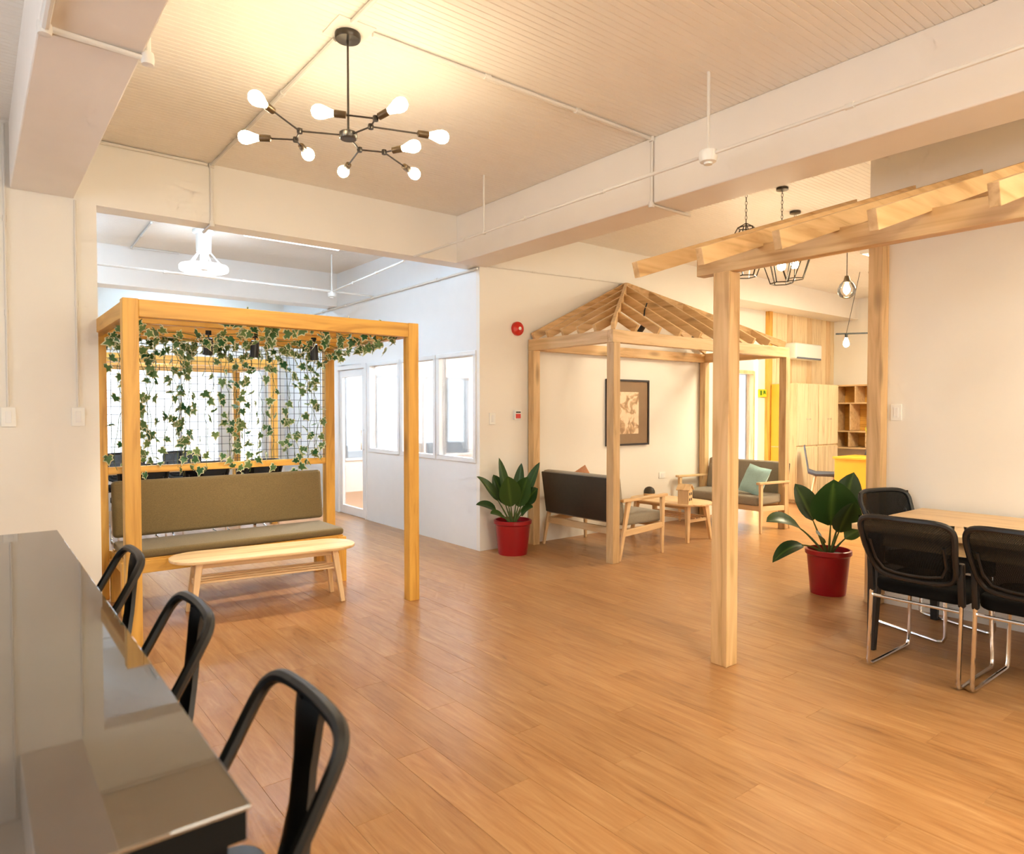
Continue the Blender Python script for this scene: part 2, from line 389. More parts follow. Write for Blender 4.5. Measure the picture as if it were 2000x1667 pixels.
# far wall with windows
fw = [(1.30, 3.05), (3.30, 3.72), (3.80, 3.98)]; FZ0, FZ1 = .55, 2.12
ow = [(4.6, 7.8)]  # office window added to brighten the office
def wall_y(ya, yb, xa, xb, wins, z0, z1):
    m = MB().box(xa, xb, ya, yb, z1, CZ).box(xa, xb, ya, yb, 0, z0); e = [xa]+[q for p in wins for q in p]+[xb]
    for a, b in zip(e[0::2], e[1::2]): m.box(a, b, ya, yb, z0, z1)
    return m
struct('wall_far', wall_y(Y1, Y1+T, X0, X1, fw+ow, FZ0, FZ1), M['wall'], 'far wall with bright windows')
rw = [(-.9, .6), (.9, 2.4), (2.7, 4.2)]  # unseen rear windows added to admit fill light
struct('wall_rear', wall_y(Y0-T, Y0, X0, X1, rw, .9, 2.6), M['wall'], 'rear wall with added windows behind the camera')
# alcove (deep room)
struct('wall_end', MB().box(12.0, 12.1, 2.4, 6.1, 0, CZ), M['wall'], 'end wall of the alcove')
struct('wall_side', MB().box(5.46, 12.0, 1.4, 1.5, 0, CZ), M['wall'], 'side wall of the alcove')
wa = MB().box(8.05, 8.75, 6.0, 6.08, 0, CZ).box(9.56, 12.0, 6.0, 6.08, 0, CZ).box(8.75, 9.56, 6.0, 6.08, 2.05, CZ)
alc = struct('wall_alcove', wa, M['wall'], 'alcove wall clad in pale vertical boards')
x = 9.98; k = 0
while x < 11.92:
    put('wall_board', MB().box(x, x+.152, 5.965, 6.0, 0, 3.0).mesh('wall_board', bevel=.004), [M['paleboard'], M['paleboard'], M['paleboard'], M['oakz']][k % 4], alc); x += .158; k += 1
put('pilaster', MB().box(9.86, 9.96, 5.93, 6.0, 0, 3.0).mesh('pilaster', bevel=.004), M['goldz'], alc)
struct('trim_1', MB().box(8.05, 12.0, 5.55, 6.0, 3.0, CZ), M['beam'], 'dropped soffit above the board wall')

# beams
struct('ceiling_beam', MB().box(3.78, 4.14, Y0, YH, BZ, CZ), M['beam'], 'deep white beam crossing the main ceiling', bevel=.008)
struct('ceiling_beam', MB().box(.22, .58, Y0, YH, 2.92, CZ), M['beam'], 'deep white beam above the bar counter', bevel=.008)
struct('ceiling_beam', MB().box(.58, 4.06, 9.1, 9.4, BZ, CZ), M['beam'], 'white beam across the far room')
struct('baseboard_right', MB().box(5.345, 5.36, Y0, 2.40, 0, .07), M['wall'])

# windows and doors
wn_ = [0]
def window(axis, at, a0, a1, z0, z1, depth, mullions=0, fw_=.045):
    wn_[0] += 1; m = MB(); p = at
    def bx(m, u0, u1, w0, w1, d0=0, d1=depth):
        if axis == 'x': m.box(p+d0, p+d1, u0, u1, w0, w1)
        else: m.box(u0, u1, p+d0, p+d1, w0, w1)
    bx(m, a0, a1, z0, z0+fw_); bx(m, a0, a1, z1-fw_, z1); bx(m, a0, a0+fw_, z0+fw_, z1-fw_); bx(m, a1-fw_, a1, z0+fw_, z1-fw_)
    for q in range(mullions):
        c = a0+(a1-a0)*(q+1)/(mullions+1); bx(m, c-.02, c+.02, z0+fw_, z1-fw_)
    o = tag(m.build('window_%d' % wn_[0], M['frame'], bevel=.004), None, None, None, 'structure')
    g = MB(); e = (a1-a0-2*fw_)/(mullions+1)
    for q in range(mullions+1):
        g = MB(); bx(g, a0+fw_+q*e+(.02 if q else 0), a0+fw_+(q+1)*e-(.02 if q < mullions else 0), z0+fw_, z1-fw_, depth*.45, depth*.55); put('pane', g.mesh('pane'), M['glass'], o)
    return o
for a, b in WINS: window('x', px0-.012, a-.03, b+.03, WZ0-.03, WZ1+.03, .094)
for i, (a, b) in enumerate(fw): window('y', Y1-.02, a, b, FZ0, FZ1, .12, 2 if i == 0 else 0)
for a, b in ow: window('y', Y1-.02, a, b, FZ0, FZ1, .12, 2)
for a, b in rw: window('y', Y0-.1, a, b, .9, 2.6, .1, 1)
for a, b in ((.5, 1.9), (1.9, 3.3), (3.3, 4.7)): window('x', X0-.1, a, b, .9, 2.6, .1)  # unseen left windows added for cool side fill
def door(n, mk):
    return tag(mk, None, None, None, 'structure')
# office glass door
d0, d1 = DOOR
dj = MB().box(px0-.012, px1+.01, d0, d0+.05, 0, WZ1+.03).box(px0-.012, px1+.01, d1-.05, d1, 0, WZ1+.03).box(px0-.012, px1+.01, d0+.05, d1-.05, WZ1-.03, WZ1+.03)
dr = tag(dj.build('door_1', M['frame'], bevel=.004), 'white framed glass office door', None, None, 'structure')
a, b = d0+.055, d1-.055
leafm = MB().box(px0+.01, px0+.05, a, a+.09, .005, WZ1-.035).box(px0+.01, px0+.05, b-.09, b, .005, WZ1-.035).box(px0+.01, px0+.05, a+.09, b-.09, .005, .12).box(px0+.01, px0+.05, a+.09, b-.09, WZ1-.13, WZ1-.035)
lf = put('door_leaf', leafm.mesh('door_leaf', bevel=.004), M['frame'], dr)
put('pane', MB().box(px0+.026, px0+.032, a+.09, b-.09, .12, WZ1-.13).mesh('pane'), M['glass'], lf)
put('handle', MB().tube([(px0+.01, a+.045, .92), (px0-.03, a+.045, .92), (px0-.03, a+.045, 1.18), (px0+.01, a+.045, 1.18)], .009).mesh('handle', smooth=True), M['chrome'], lf)
# alcove door with bright glass
dj = MB().box(8.75, 8.80, 5.98, 6.1, 0, 2.05).box(9.51, 9.56, 5.98, 6.1, 0, 2.05).box(8.80, 9.51, 5.98, 6.1, 2.0, 2.05)
dr = tag(dj.build('door_2', M['oakz'], bevel=.004), 'glass door at the end of the board wall', None, None, 'structure')
put('pane', MB().box(8.80, 9.51, 6.03, 6.036, .01, 2.0).mesh('pane'), M['glass'], dr)

# ------------------------------------------------------------------ honey pine pergola with ivy (opening to the far room)
def frame_part(parent, name, m, *box, bevel=.004):
    return MB().box(*box).build(name, m, parent, world=True, bevel=bevel)
LX0, LX1, LY0, LY1, LZ = .69, 2.66, 4.50, 6.05, 2.10; PWD = .085
lp = thing('pergola', (1.675, 5.27, 0), 'honey pine four post pergola draped with ivy, built over a bench', 'pergola')
for (x, y) in ((LX0, LY0), (LX1-PWD, LY0), (LX0+.03, LY1-PWD), (LX1-PWD-.03, LY1-PWD)):
    frame_part(lp, 'post', M['goldz'], x, x+PWD, y, y+PWD, 0, LZ)
frame_part(lp, 'top_rail', M['goldx'], LX0+PWD, LX1-PWD, LY0+.005, LY0+.075, LZ-.105, LZ-.002)
frame_part(lp, 'top_rail', M['goldx'], LX0+.03+PWD, LX1-PWD-.03, LY1-.075, LY1-.005, LZ-.10, LZ-.002)
frame_part(lp, 'top_rail', M['goldy'], LX0+.015, LX0+.08, LY0+PWD, LY1-PWD, LZ-.10, LZ-.002)
frame_part(lp, 'top_rail', M['goldy'], LX1-.08, LX1-.015, LY0+PWD, LY1-PWD, LZ-.10, LZ-.002)
for y in (4.98, 5.42, 5.8):
    frame_part(lp, 'joist', M['goldx'], LX0+.08, LX1-.08, y-.03, y+.03, LZ-.09, LZ-.004)
frame_part(lp, 'middle_rail', M['goldx'], LX0+.03+PWD, LX1-PWD-.03, LY1-.07, LY1-.03, .955, 1.01)
g = MB(); gy = LY1-.05; gx0, gx1, gz0, gz1 = LX0+.03+PWD, LX1-PWD-.03, 1.01, 2.0
q = gx0+.03
while q < gx1: g.box(q-.0018, q+.0018, gy-.0018, gy+.0018, gz0, gz1); q += .062
q = gz0+.03
while q < gz1: g.box(gx0, gx1, gy-.0054, gy-.0019, q-.0018, q+.0018); q += .062
g.build('wire_grid', M['blackmetal'], lp, world=True)

# bench
bn = thing('bench', (1.66, 5.7, 0), 'long pine bench with olive back and seat cushions under the ivy pergola', 'bench')
bx0, bx1, by0, by1 = .80, 2.47, 5.38, 5.96
for x in (bx0, bx1-.07):
    frame_part(bn, 'leg', M['goldz'], x, x+.07, by0, by0+.07, 0, .38); frame_part(bn, 'leg', M['goldz'], x, x+.07, by1-.10, by1-.04, 0, .32)
frame_part(bn, 'front_rail', M['goldx'], bx0+.07, bx1-.07, by0+.012, by0+.06, .29, .38)
frame_part(bn, 'back_rail', M['goldx'], bx0, bx1, by1-.04, by1, .29, .38)
frame_part(bn, 'side_rail', M['goldy'], bx0+.01, bx0+.05, by0+.07, by1-.04, .29, .38); frame_part(bn, 'side_rail', M['goldy'], bx1-.05, bx1-.01, by0+.07, by1-.04, .29, .38)
for q in range(5): frame_part(bn, 'seat_slat', M['goldx'], bx0+.02, bx1-.02, by0+.02+q*.108, by0+.11+q*.108, .38, .395)
MB().box(bx0+.02, bx1-.015, by0+.01, by1-.06, .397, .455).build('seat_cushion', M['olive'], bn, world=True, bevel=.022, seg=4, smooth=True)
bc = MB().box(bx0+.02, bx1-.0, -.045, .045, 0, .43).build('back_cushion', M['olive'], bn, bevel=.03, seg=4, smooth=True)
bc.location = Vector((0, by1-.065, .478))-Vector(bn.location); bc.rotation_euler = (math.radians(-7), 0, 0)

# coffee tables
def coffee_table(name, loc, rz, L, W, H_, label, shelf=True, r=None):
    t = thing(name, loc, label, 'coffee table', rz); r = r or W/2-.01
    MB().prism(rrect(-L/2, L/2, -W/2, W/2, r, 8), H_-.022, H_).build('table_top', M['oakx'], t, bevel=.006, smooth=True)
    for sx in (-1, 1):
        for sy in (-1, 1):
            MB().bar((sx*(L*.36), sy*(W*.27), H_-.03), (sx*(L*.40), sy*(W*.36), 0), .046, .06, w1=.03, h1=.036).build('leg', M['oakz'], t, bevel=.005)
        MB().bar((sx*L*.375, -W*.28, H_*.55), (sx*L*.375, W*.28, H_*.55), .02, .035).build('cross_bar', M['oaky'], t, bevel=.003)
    for sy in (-1, 1): MB().bar((-L*.36, sy*W*.26, H_-.045), (L*.36, sy*W*.26, H_-.045), .02, .045).build('apron', M['oakx'], t, bevel=.003)
    for q in range(4): y = (-.21+q*.14)*W*1.25; MB().bar((-L*.385, y, H_*.55+.024), (L*.385, y, H_*.55+.024), .018, .014).build('shelf_slat', M['oakx'], t, bevel=.003)
    return t
coffee_table('coffee_table', (1.69, 5.05, 0), math.radians(-8), 1.30, .42, .42, 'long oval beech coffee table with slatted shelf before the olive bench')
coffee_table('coffee_table', (6.28, 5.0, 0), math.radians(90), 1.0, .58, .42, 'rounded beech coffee table between the two sofas in the gazebo')

# track spotlights under the pergola joists
def spot(name, loc, aim, label, group, power=6):
    t = thing(name, loc, label, 'spotlight', 0, group); d = Vector(aim).normalized()
    MB().lathe([(.02, 0), (.02, -.03), (.006, -.032), (.006, -.05)], n=12).build('mount', M['blackplastic'], t, smooth=True)
    MB().lathe([(.026, 0), (.03, .012), (.03, .105), (.034, .11), (.034, .118), (.026, .116)], (0, 0, -.05), 16, d).build('barrel', M['blackplastic'], t, smooth=True)
    MB().lathe([(.0001, .112), (.026, .1125)], (0, 0, -.05), 16, d).build('lens', M['spotglow'], t)
    l = bpy.data.lights.new(name, 'SPOT'); l.energy = power*6; l.color = WARM; l.spot_size = math.radians(95); l.spot_blend = .7; l.shadow_soft_size = .03
    o = bpy.data.objects.new(name+'_light', l); COL.objects.link(o); o.parent = t; o.location = Vector((0, 0, -.05))+d*.13
    o.rotation_euler = d.to_track_quat('-Z', 'Y').to_euler()
    return t
for x, lab in ((1.30, 'leftmost of the black spotlights among the ivy, above the bench'), (1.62, 'middle black spotlight among the ivy, above the bench'), (2.06, 'rightmost black spotlight among the ivy, above the bench')):
    spot('spotlight', (x, 5.05, 2.0), (.15 if x > 2 else 0, .25, -1), lab, 'spotlights in the ivy pergola', 2.5)

# ivy
def ivy_leaf(seed):
    rnd = random.Random(seed)
    pol = [(-90, .16), (-62, .48), (-20, .60), (4, .42), (30, .66), (62, .52), (90, 1.0), (118, .52), (150, .66), (176, .42), (200, .60), (242, .48)]
    vs = [(0, 0, 0)]; rim = [0.0]; n = len(pol)
    for s_, rv in ((.62, .35), (1.0, 1.0)):
        for a, r in pol:
            t = math.radians(a); rr = r*s_*(1+rnd.uniform(-.06, .06)); vs.append((rr*math.cos(t)*.05, rr*math.sin(t)*.05, -.011*(rr**2)+(.004 if s_ < 1 else 0)*abs(math.cos(t)))); rim.append(rv)
    fs = [(0, 1+i, 1+(i+1) % n) for i in range(n)] + [(1+i, 1+n+i, 1+n+(i+1) % n, 1+(i+1) % n) for i in range(n)]
    m = MB(); m.poly(vs, fs); m.rim = rim
    return m
lv = [ivy_leaf(i) for i in range(4)]; lvm = []
for m in lv:
    me = m.mesh('leaf', smooth=True); lvm.append(me)
ivy = thing('ivy_garland', (1.675, 5.27, 2.1), 'variegated artificial ivy trailing over the pergola roof and wire grid', 'ivy')
IL = Vector(ivy.location); rv = random.Random(11); spots = []
stm = MB()
# strands hanging on the grid
for k in range(23):
    x = gx0+.03+k*(gx1-gx0-.06)/22+rv.uniform(-.03, .03); zb = rv.uniform(.9, 1.05); z = 2.04; pts = []; x_ = x
    while z > zb:
        x_ += rv.uniform(-.028, .028); pts.append((x_, gy-.012+rv.uniform(-.012, .006), z)); 
        if rv.random() < (.95 if z > 1.8 else .8): spots.append((Vector((min(gx1, max(gx0, x_+rv.uniform(-.07, .07))), gy-.02-rv.uniform(0, .04), z+rv.uniform(-.04, .04))), 0))
        z -= .066
    if len(pts) > 2: stm.tube(pts, .0022, 5)
# strands along the roof
def roof_strand(p, q, n_, zoff, dens, sag=.05):
    pts = []
    for i in range(n_+1):
        t = i/n_; v = Vector(p).lerp(Vector(q), t) + Vector((rv.uniform(-.02, .02), rv.uniform(-.03, .03), -sag*abs(math.sin(t*PI*2.5)) + rv.uniform(-.015, .015)+zoff)); pts.append(v)
        for _ in range(dens):
            if rv.random() < .8: spots.append((v+Vector((rv.uniform(-.05, .05), rv.uniform(-.05, .05), rv.uniform(-.05, .02))), 1))
    stm.tube(pts, .0025, 5)
roof_strand((.80, 4.86, 1.99), (2.55, 4.86, 1.99), 26, 0, 2)
roof_strand((1.35, 4.70, 2.03), (2.55, 4.66, 2.03), 18, 0, 2, .03)
roof_strand((.85, 5.2, 1.99), (2.55, 5.2, 1.97), 22, 0, 1)
roof_strand((.80, 5.62, 1.98), (2.55, 5.62, 1.98), 26, 0, 1)
roof_strand((.82, 5.95, 1.98), (2.55, 5.95, 1.98), 28, 0, 2, .06)
roof_strand((2.56, 4.62, 2.04), (2.56, 5.95, 1.98), 16, 0, 2, .04)
roof_strand((.80, 4.66, 1.99), (.80, 5.9, 1.98), 14, 0, 1, .05)
roof_strand((1.1, 4.80, 2.10), (2.5, 4.70, 2.11), 8, 0, 1, .0)
stm.build('vine_stems', M['stem'], ivy, world=True)
rv.shuffle(spots); rest = MB(); rest.rim = []
for k, (p, kind) in enumerate(spots):
    sc = rv.uniform(.95, 1.5); e = Euler((math.radians(90+rv.gauss(0, 34)), rv.uniform(-.8, .8), math.radians(rv.gauss(20, 55))))
    roll = Matrix.Rotation(math.radians(180+rv.gauss(0, 45)), 4, 'Z')
    mt = Matrix.Translation(p-IL) @ e.to_matrix().to_4x4() @ roll @ Matrix.Scale(sc, 4)
    if k < 300:
        o = put('leaf', lvm[k % 4], M['ivy'], ivy); o.matrix_local = mt
    else:
        src = lv[k % 4]; rest.poly([mt @ Vector(v) for v in src.v], src.f); rest.rim += src.rim
if rest.v: tag(rest.build('small_leaves', M['ivy'], ivy, smooth=True), kind='stuff')

# ------------------------------------------------------------------ gazebo frame against the bell wall
GX0, GX1, GY0, GY1, GZ = 4.69, 7.78, 4.40, 5.645, 2.20; GP = .09
gz = thing('gazebo', (6.23, 5.0, 0), 'pale pine gazebo frame with a half pyramid of rafters against the wall', 'gazebo')
for (x, y) in ((GX0, GY0), (GX1-GP, GY0), (GX0, GY1-GP), (GX1-GP, GY1-GP)): frame_part(gz, 'post', M['pinez'], x, x+GP, y, y+GP, 0, GZ-.12)
frame_part(gz, 'top_rail', M['pinex'], GX0+.0, GX1, GY0+.01, GY0+.08, GZ-.12, GZ)
frame_part(gz, 'top_rail', M['pinex'], GX0+.07, GX1-.07, GY1-.07, GY1, GZ-.12, GZ-.01)
frame_part(gz, 'top_rail', M['piney'], GX0, GX0+.07, GY0+.08, GY1, GZ-.12, GZ-.001); frame_part(gz, 'top_rail', M['piney'], GX1-.07, GX1, GY0+.08, GY1, GZ-.12, GZ-.001)
AP = Vector((6.18, 5.60, 2.93))
def rafter(a, b, m=M['pinex'], w_=.036, h=.085):
    return MB().bar(a, b, w_, h).build('rafter', m, gz, world=True, bevel=.003)
zr = GZ+.03
rafter((GX0+.04, GY0+.05, zr), AP); rafter((GX1-.04, GY0+.05, zr), AP)
rafter((GX0+.03, GY1-.045, zr), AP+Vector((0, 0, .0))); rafter((GX1-.03, GY1-.045, zr), AP)
def hip(t, left): # point on the hip line
    c = Vector((GX0+.04 if left else GX1-.04, GY0+.05, zr)); return c.lerp(AP, t)
for i in (1, 2, 3, 4):        # jack rafters of the two end slopes run along X up to the hips
    t = i/5
    for left in (True, False):
        y = hip(t, left).y; e = Vector((GX0+.03 if left else GX1-.03, y, zr)); rafter(e, hip(t, left))
for i in range(1, 9):         # jack rafters of the front slope run along Y
    t = i/9; x = GX0+.04+(GX1-GX0-.08)*t; left = x < AP.x
    tt = (x-(GX0+.04))/(AP.x-(GX0+.04)) if left else ((GX1-.04)-x)/((GX1-.04)-AP.x)
    rafter((x, GY0+.05, zr), hip(min(tt, .96), left), M['piney'])
spot('spotlight', (5.75, 4.95, 2.42), (.25, .75, -.55), 'black spotlight clipped inside the gazebo rafters, lighting the picture', 'gazebo spotlights', .5)
spot('spotlight', (6.75, 4.95, 2.42), (-.05, .7, -.6), 'black spotlight clipped inside the gazebo rafters, above the far sofa side', 'gazebo spotlights', .5)
for nm, pts, lab in (('cable', [(5.72, 4.93, 2.42), (5.70, 4.90, 2.52), (5.76, 4.92, 2.60), (5.85, 5.0, 2.62)], 'black cable looping up between the gazebo rafters'),):
    tag(MB().tube(pts, .008, 6).build(nm, M['blackplastic'], smooth=True), lab, 'cable')

# sofas: local x = width, faces local -y
def sofa(label, loc, rz, wd):
    t = thing('sofa', loc, label, 'sofa', rz); hw = wd/2
    for s_ in (-1, 1):
        x = s_*(hw-.03)
        MB().bar((x, -.30, .575), (x, -.30, 0), .034, .05, w1=.022, h1=.03).build('leg', M['oakz'], t, bevel=.004)
        MB().bar((x, .20, .575), (x, .33, 0), .034, .05, w1=.022, h1=.03).build('leg', M['oakz'], t, bevel=.004)
        MB().bar((x, -.36, .59), (x, .30, .575), .055, .028).build('armrest', M['oaky'], t, bevel=.006)
        MB().bar((x, -.30, .29), (x, .26, .26), .028, .06).build('side_rail', M['oaky'], t, bevel=.004)
    MB().bar((-hw+.04, -.29, .29), (hw-.04, -.29, .29), .03, .06).build('front_rail', M['oakx'], t, bevel=.004)
    MB().bar((-hw+.04, .26, .26), (hw-.04, .26, .26), .03, .07).build('back_rail', M['oakx'], t, bevel=.004)
    MB().box(-hw+.06, hw-.06, -.33, .22, .32, .43).build('seat_cushion', M['grey'], t, bevel=.03, seg=4, smooth=True)
    b = MB().box(-hw+.05, hw-.05, -.05, .05, 0, .47).build('backrest', M['grey'], t, bevel=.035, seg=4, smooth=True); b.location = (0, .26, .345); b.rotation_euler = (math.radians(-9), 0, 0)
    p = MB().box(-hw+.055, hw-.055, .0, .022, .02, .46).build('back_panel', M['darkback'], b, bevel=.01, smooth=True); p.location = (0, .038, 0)  # rear darkened in its colour, standing in for shade
    return t
sofa('low two seat sofa with dark back turned to the room, beside the red potted plant', (5.16, 5.0, 0), math.radians(90), 1.16)
sofa('grey two seat sofa facing left with a teal cushion on it', (7.50, 5.0, 0), math.radians(-90), 1.22)
def cushion(name, loc, rot, sx, sz, th, m, label):
    n_ = 10; vs = []; fs = []
    for side in (1, -1):
        for i in range(n_+1):
            for j in range(n_+1):
                u, v = i/n_*2-1, j/n_*2-1; pin = 1-.08*(1-abs(u*v)); k = (1-u**4)*(1-v**4)
                e = .93+.07*abs(u*v)
                vs.append((u*sx/2*e, side*th/2*k**.5, v*sz/2*e))
    s_ = (n_+1)**2
    for q in range(2):
        for i in range(n_):
            for j in range(n_):
                a = q*s_+i*(n_+1)+j; f = (a, a+n_+1, a+n_+2, a+1); fs.append(f if q == 0 else f[::-1])
    o = MB().poly(vs, fs).build(name, m, smooth=True); o.location = loc; o.rotation_euler = rot
    return tag(o, label, 'cushion')
cushion('cushion', (7.42, 4.64, .60), (math.radians(-24), math.radians(8), math.radians(-90-14)), .36, .36, .13, M['teal'], 'pale teal square cushion leaning on the grey sofa back')
cushion('cushion', (5.12, 5.25, .64), (math.radians(-18), math.radians(24), math.radians(90)), .36, .36, .12, M['peach'], 'peach cushion just peeking above the dark sofa back')
# small things on the gazebo table
hb = thing('house_box', (6.13, 4.68, .42), 'small wooden house shaped box with a pitched roof on the coffee table', 'box', math.radians(20))
MB().poly([(-.07, -.06, 0), (.07, -.06, 0), (.07, -.06, .15), (0, -.06, .20), (-.07, -.06, .15), (-.07, .06, 0), (.07, .06, 0), (.07, .06, .15), (0, .06, .20), (-.07, .06, .15)],
    [(0,1,2,3,4), (9,8,7,6,5), (0,5,6,1), (1,6,7,2), (4,9,5,0), (2,7,8,3), (3,8,9,4)]).build('body', M['oakz'], hb)
for s_ in (-1, 1): MB().bar((s_*.045, -.075, .182), (s_*.045, .075, .182), .10, .01, up=(s_*.05, 0, .07)).build('roof_panel', M['oakx'], hb)
for x, z in ((-.03, .05), (.03, .05), (-.03, .11), (.03, .11)): MB().box(x-.014, x+.014, -.063, -.06, z-.014, z+.014).build('window', M['blackframe'], hb)
dm = thing('dome_box', (6.36, 5.38, .42), 'small dark dome on a wooden base, behind the sofa arm', 'lamp')  # dark dome taken for a small tissue box
MB().lathe([(.07, 0), (.07, .03)], n=20).build('base', M['oakx'], dm, smooth=True)
MB().lathe([(.068, .03), (.066, .06), (.05, .09), (.025, .105), (.0001, .11)], n=20).build('dome', M['darkback'], dm, smooth=True)

# picture, bell, break glass box, plates
pf = thing('picture_frame', (6.266, 5.64, 1.415), 'framed print with taupe mat on the wall inside the gazebo', 'picture')
fx, fz, ft = .379, .40, .022
for bx_ in ((-fx, fx, fz-ft, fz), (-fx, fx, -fz, -fz+ft), (-fx, -fx+ft, -fz+ft, fz-ft), (fx-ft, fx, -fz+ft, fz-ft)):
    MB().box(bx_[0], bx_[1], -.014, .016, bx_[2], bx_[3]).build('frame_bar', M['blackframe'], pf)
MB().box(-fx+ft, fx-ft, .0, .01, -fz+ft, fz-ft).build('mat_board', M['taupe'], pf)
MB().box(-.19, .19, -.004, .0, -.26, .25).build('print', M['print'], pf)
bl = thing('alarm_bell', (4.542, 5.66, 2.306), 'round red fire alarm bell high on the cream wall', 'bell')
MB().lathe([(.072, 0), (.075, .02), (.07, .035), (.045, .05), (.02, .056), (.0001, .057)], (0, 0, 0), 24, (0, -1, 0)).build('gong', M['red'], bl, smooth=True)
MB().lathe([(.018, .055), (.018, .062), (.0001, .063)], (0, 0, 0), 12, (0, -1, 0)).build('hub', M['white'], bl, smooth=True)
bg_ = thing('call_point', (4.54, 5.66, 1.394), 'small white and red fire call point box below the alarm bell', 'call point')
MB().box(-.045, .045, -.03, 0, -.05, .05).build('body', M['white'], bg_, bevel=.004)
MB().box(-.032, .032, -.034, -.03, -.036, .012).build('push_plate', M['red'], bg_)
MB().box(-.03, .03, -.034, -.03, .022, .036).build('label_strip', M['blackframe'], bg_)
def plate(name, axis, loc, w_, h, label, cat, rockers=1):
    t = thing(name, loc, label, cat)
    m = MB().box(-w_/2, w_/2, -.012, 0, -h/2, h/2); r = MB().box(-w_*.2, w_*.2, -.016, -.012, -h*.3, h*.3)
    if axis == 'x': m.xf(Matrix.Rotation(-PI/2, 4, 'Z')); r.xf(Matrix.Rotation(-PI/2, 4, 'Z'))
    m.build('plate', M['white'], t, bevel=.002); r.build('rocker', M['frame'], t, bevel=.001)
    return t
plate('light_switch', 'y', (4.216, 5.66, 1.358), .075, .12, 'white light switch between the wall corner and the call point', 'switch')
plate('light_switch', 'y', (.585, 5.66, 1.40), .08, .13, 'white light switch under the conduit, nearest the wide opening', 'switch')
plate('light_switch', 'y', (.19, 5.66, 1.40), .08, .13, 'white light switch at the left edge of the cream wall', 'switch')
plate('wall_outlet', 'y', (6.93, 5.66, .61), .12, .075, 'white wall outlet low between the two sofas', 'outlet')
plate('light_switch', 'x', (5.36, 2.19, 1.43), .075, .12, 'white light switch on the right wall beside the pine post', 'switch')

# ------------------------------------------------------------------ lean-to frame on the right
rp = thing('lean_to_frame', (4.3, 1.0, 0), 'pale pine lean-to frame with sloping rafters over the meeting table', 'pergola')
for (x, y, h) in ((3.30, 2.23, 2.22), (3.30, -1.4, 2.22), (5.255, 2.255, 2.86), (5.255, -1.4, 2.86)):
    frame_part(rp, 'post', M['pinez'], x, x+.105, y, y+.105, 0, h)
frame_part(rp, 'beam', M['piney'], 3.315, 3.385, -1.7, 2.46, 2.22, 2.335)
frame_part(rp, 'beam', M['piney'], 5.262, 5.345, -1.7, 2.44, 2.86, 2.93)
sl = (2.985-2.19)/(5.25-2.79)
y = 2.46
while y > -1.7:
    MB().bar((2.79, y, 2.195), (5.25, y, 2.195+sl*2.46), .038, .085).build('rafter', M['pinex'], rp, world=True, bevel=.003); y -= .407
spot('spotlight', (4.1, 1.0, 2.58), (.1, .05, -1), 'black track spotlight between the lean-to beam and rafters', 'lean-to spotlights', 1.5)

# meeting table
mt = thing('meeting_table', (4.78, .7, 0), 'long light wood meeting table with tapered black legs at the right edge', 'table')
MB().box(4.25, 5.31, -.55, 1.99, .715, .75).build('table_top', M['oaky'], mt, world=True, bevel=.004)
MB().box(4.30, 4.33, -.45, 1.90, .63, .715).build('apron', M['oaky'], mt, world=True, bevel=.003); MB().box(5.23, 5.26, -.45, 1.90, .63, .715).build('apron', M['oaky'], mt, world=True, bevel=.003)
MB().box(4.33, 5.23, 1.86, 1.89, .63, .715).build('apron', M['oakx'], mt, world=True, bevel=.003)
for (x, y, dx, dy) in ((4.30, 1.86, -.05, .0), (5.20, 1.86, .0, .0), (4.30, -.42, -.05, 0), (5.20, -.42, .0, 0)):
    MB().bar((x, y, .70), (x+dx, y+dy, 0), .075, .075, w1=.04, h1=.04).build('leg', M['blackmetal'], mt, world=True, bevel=.003)
ob = thing('socket_box', (4.36, 1.36, .59), 'black power socket box hung under the meeting table', 'socket')
MB().box(-.03, .03, -.09, .09, -.05, .04).build('case', M['blackplastic'], ob, bevel=.004)
for y in (-.045, .045): MB().box(-.034, -.03, y-.03, y+.03, -.03, .025).build('socket_face', M['gunmetal'], ob)

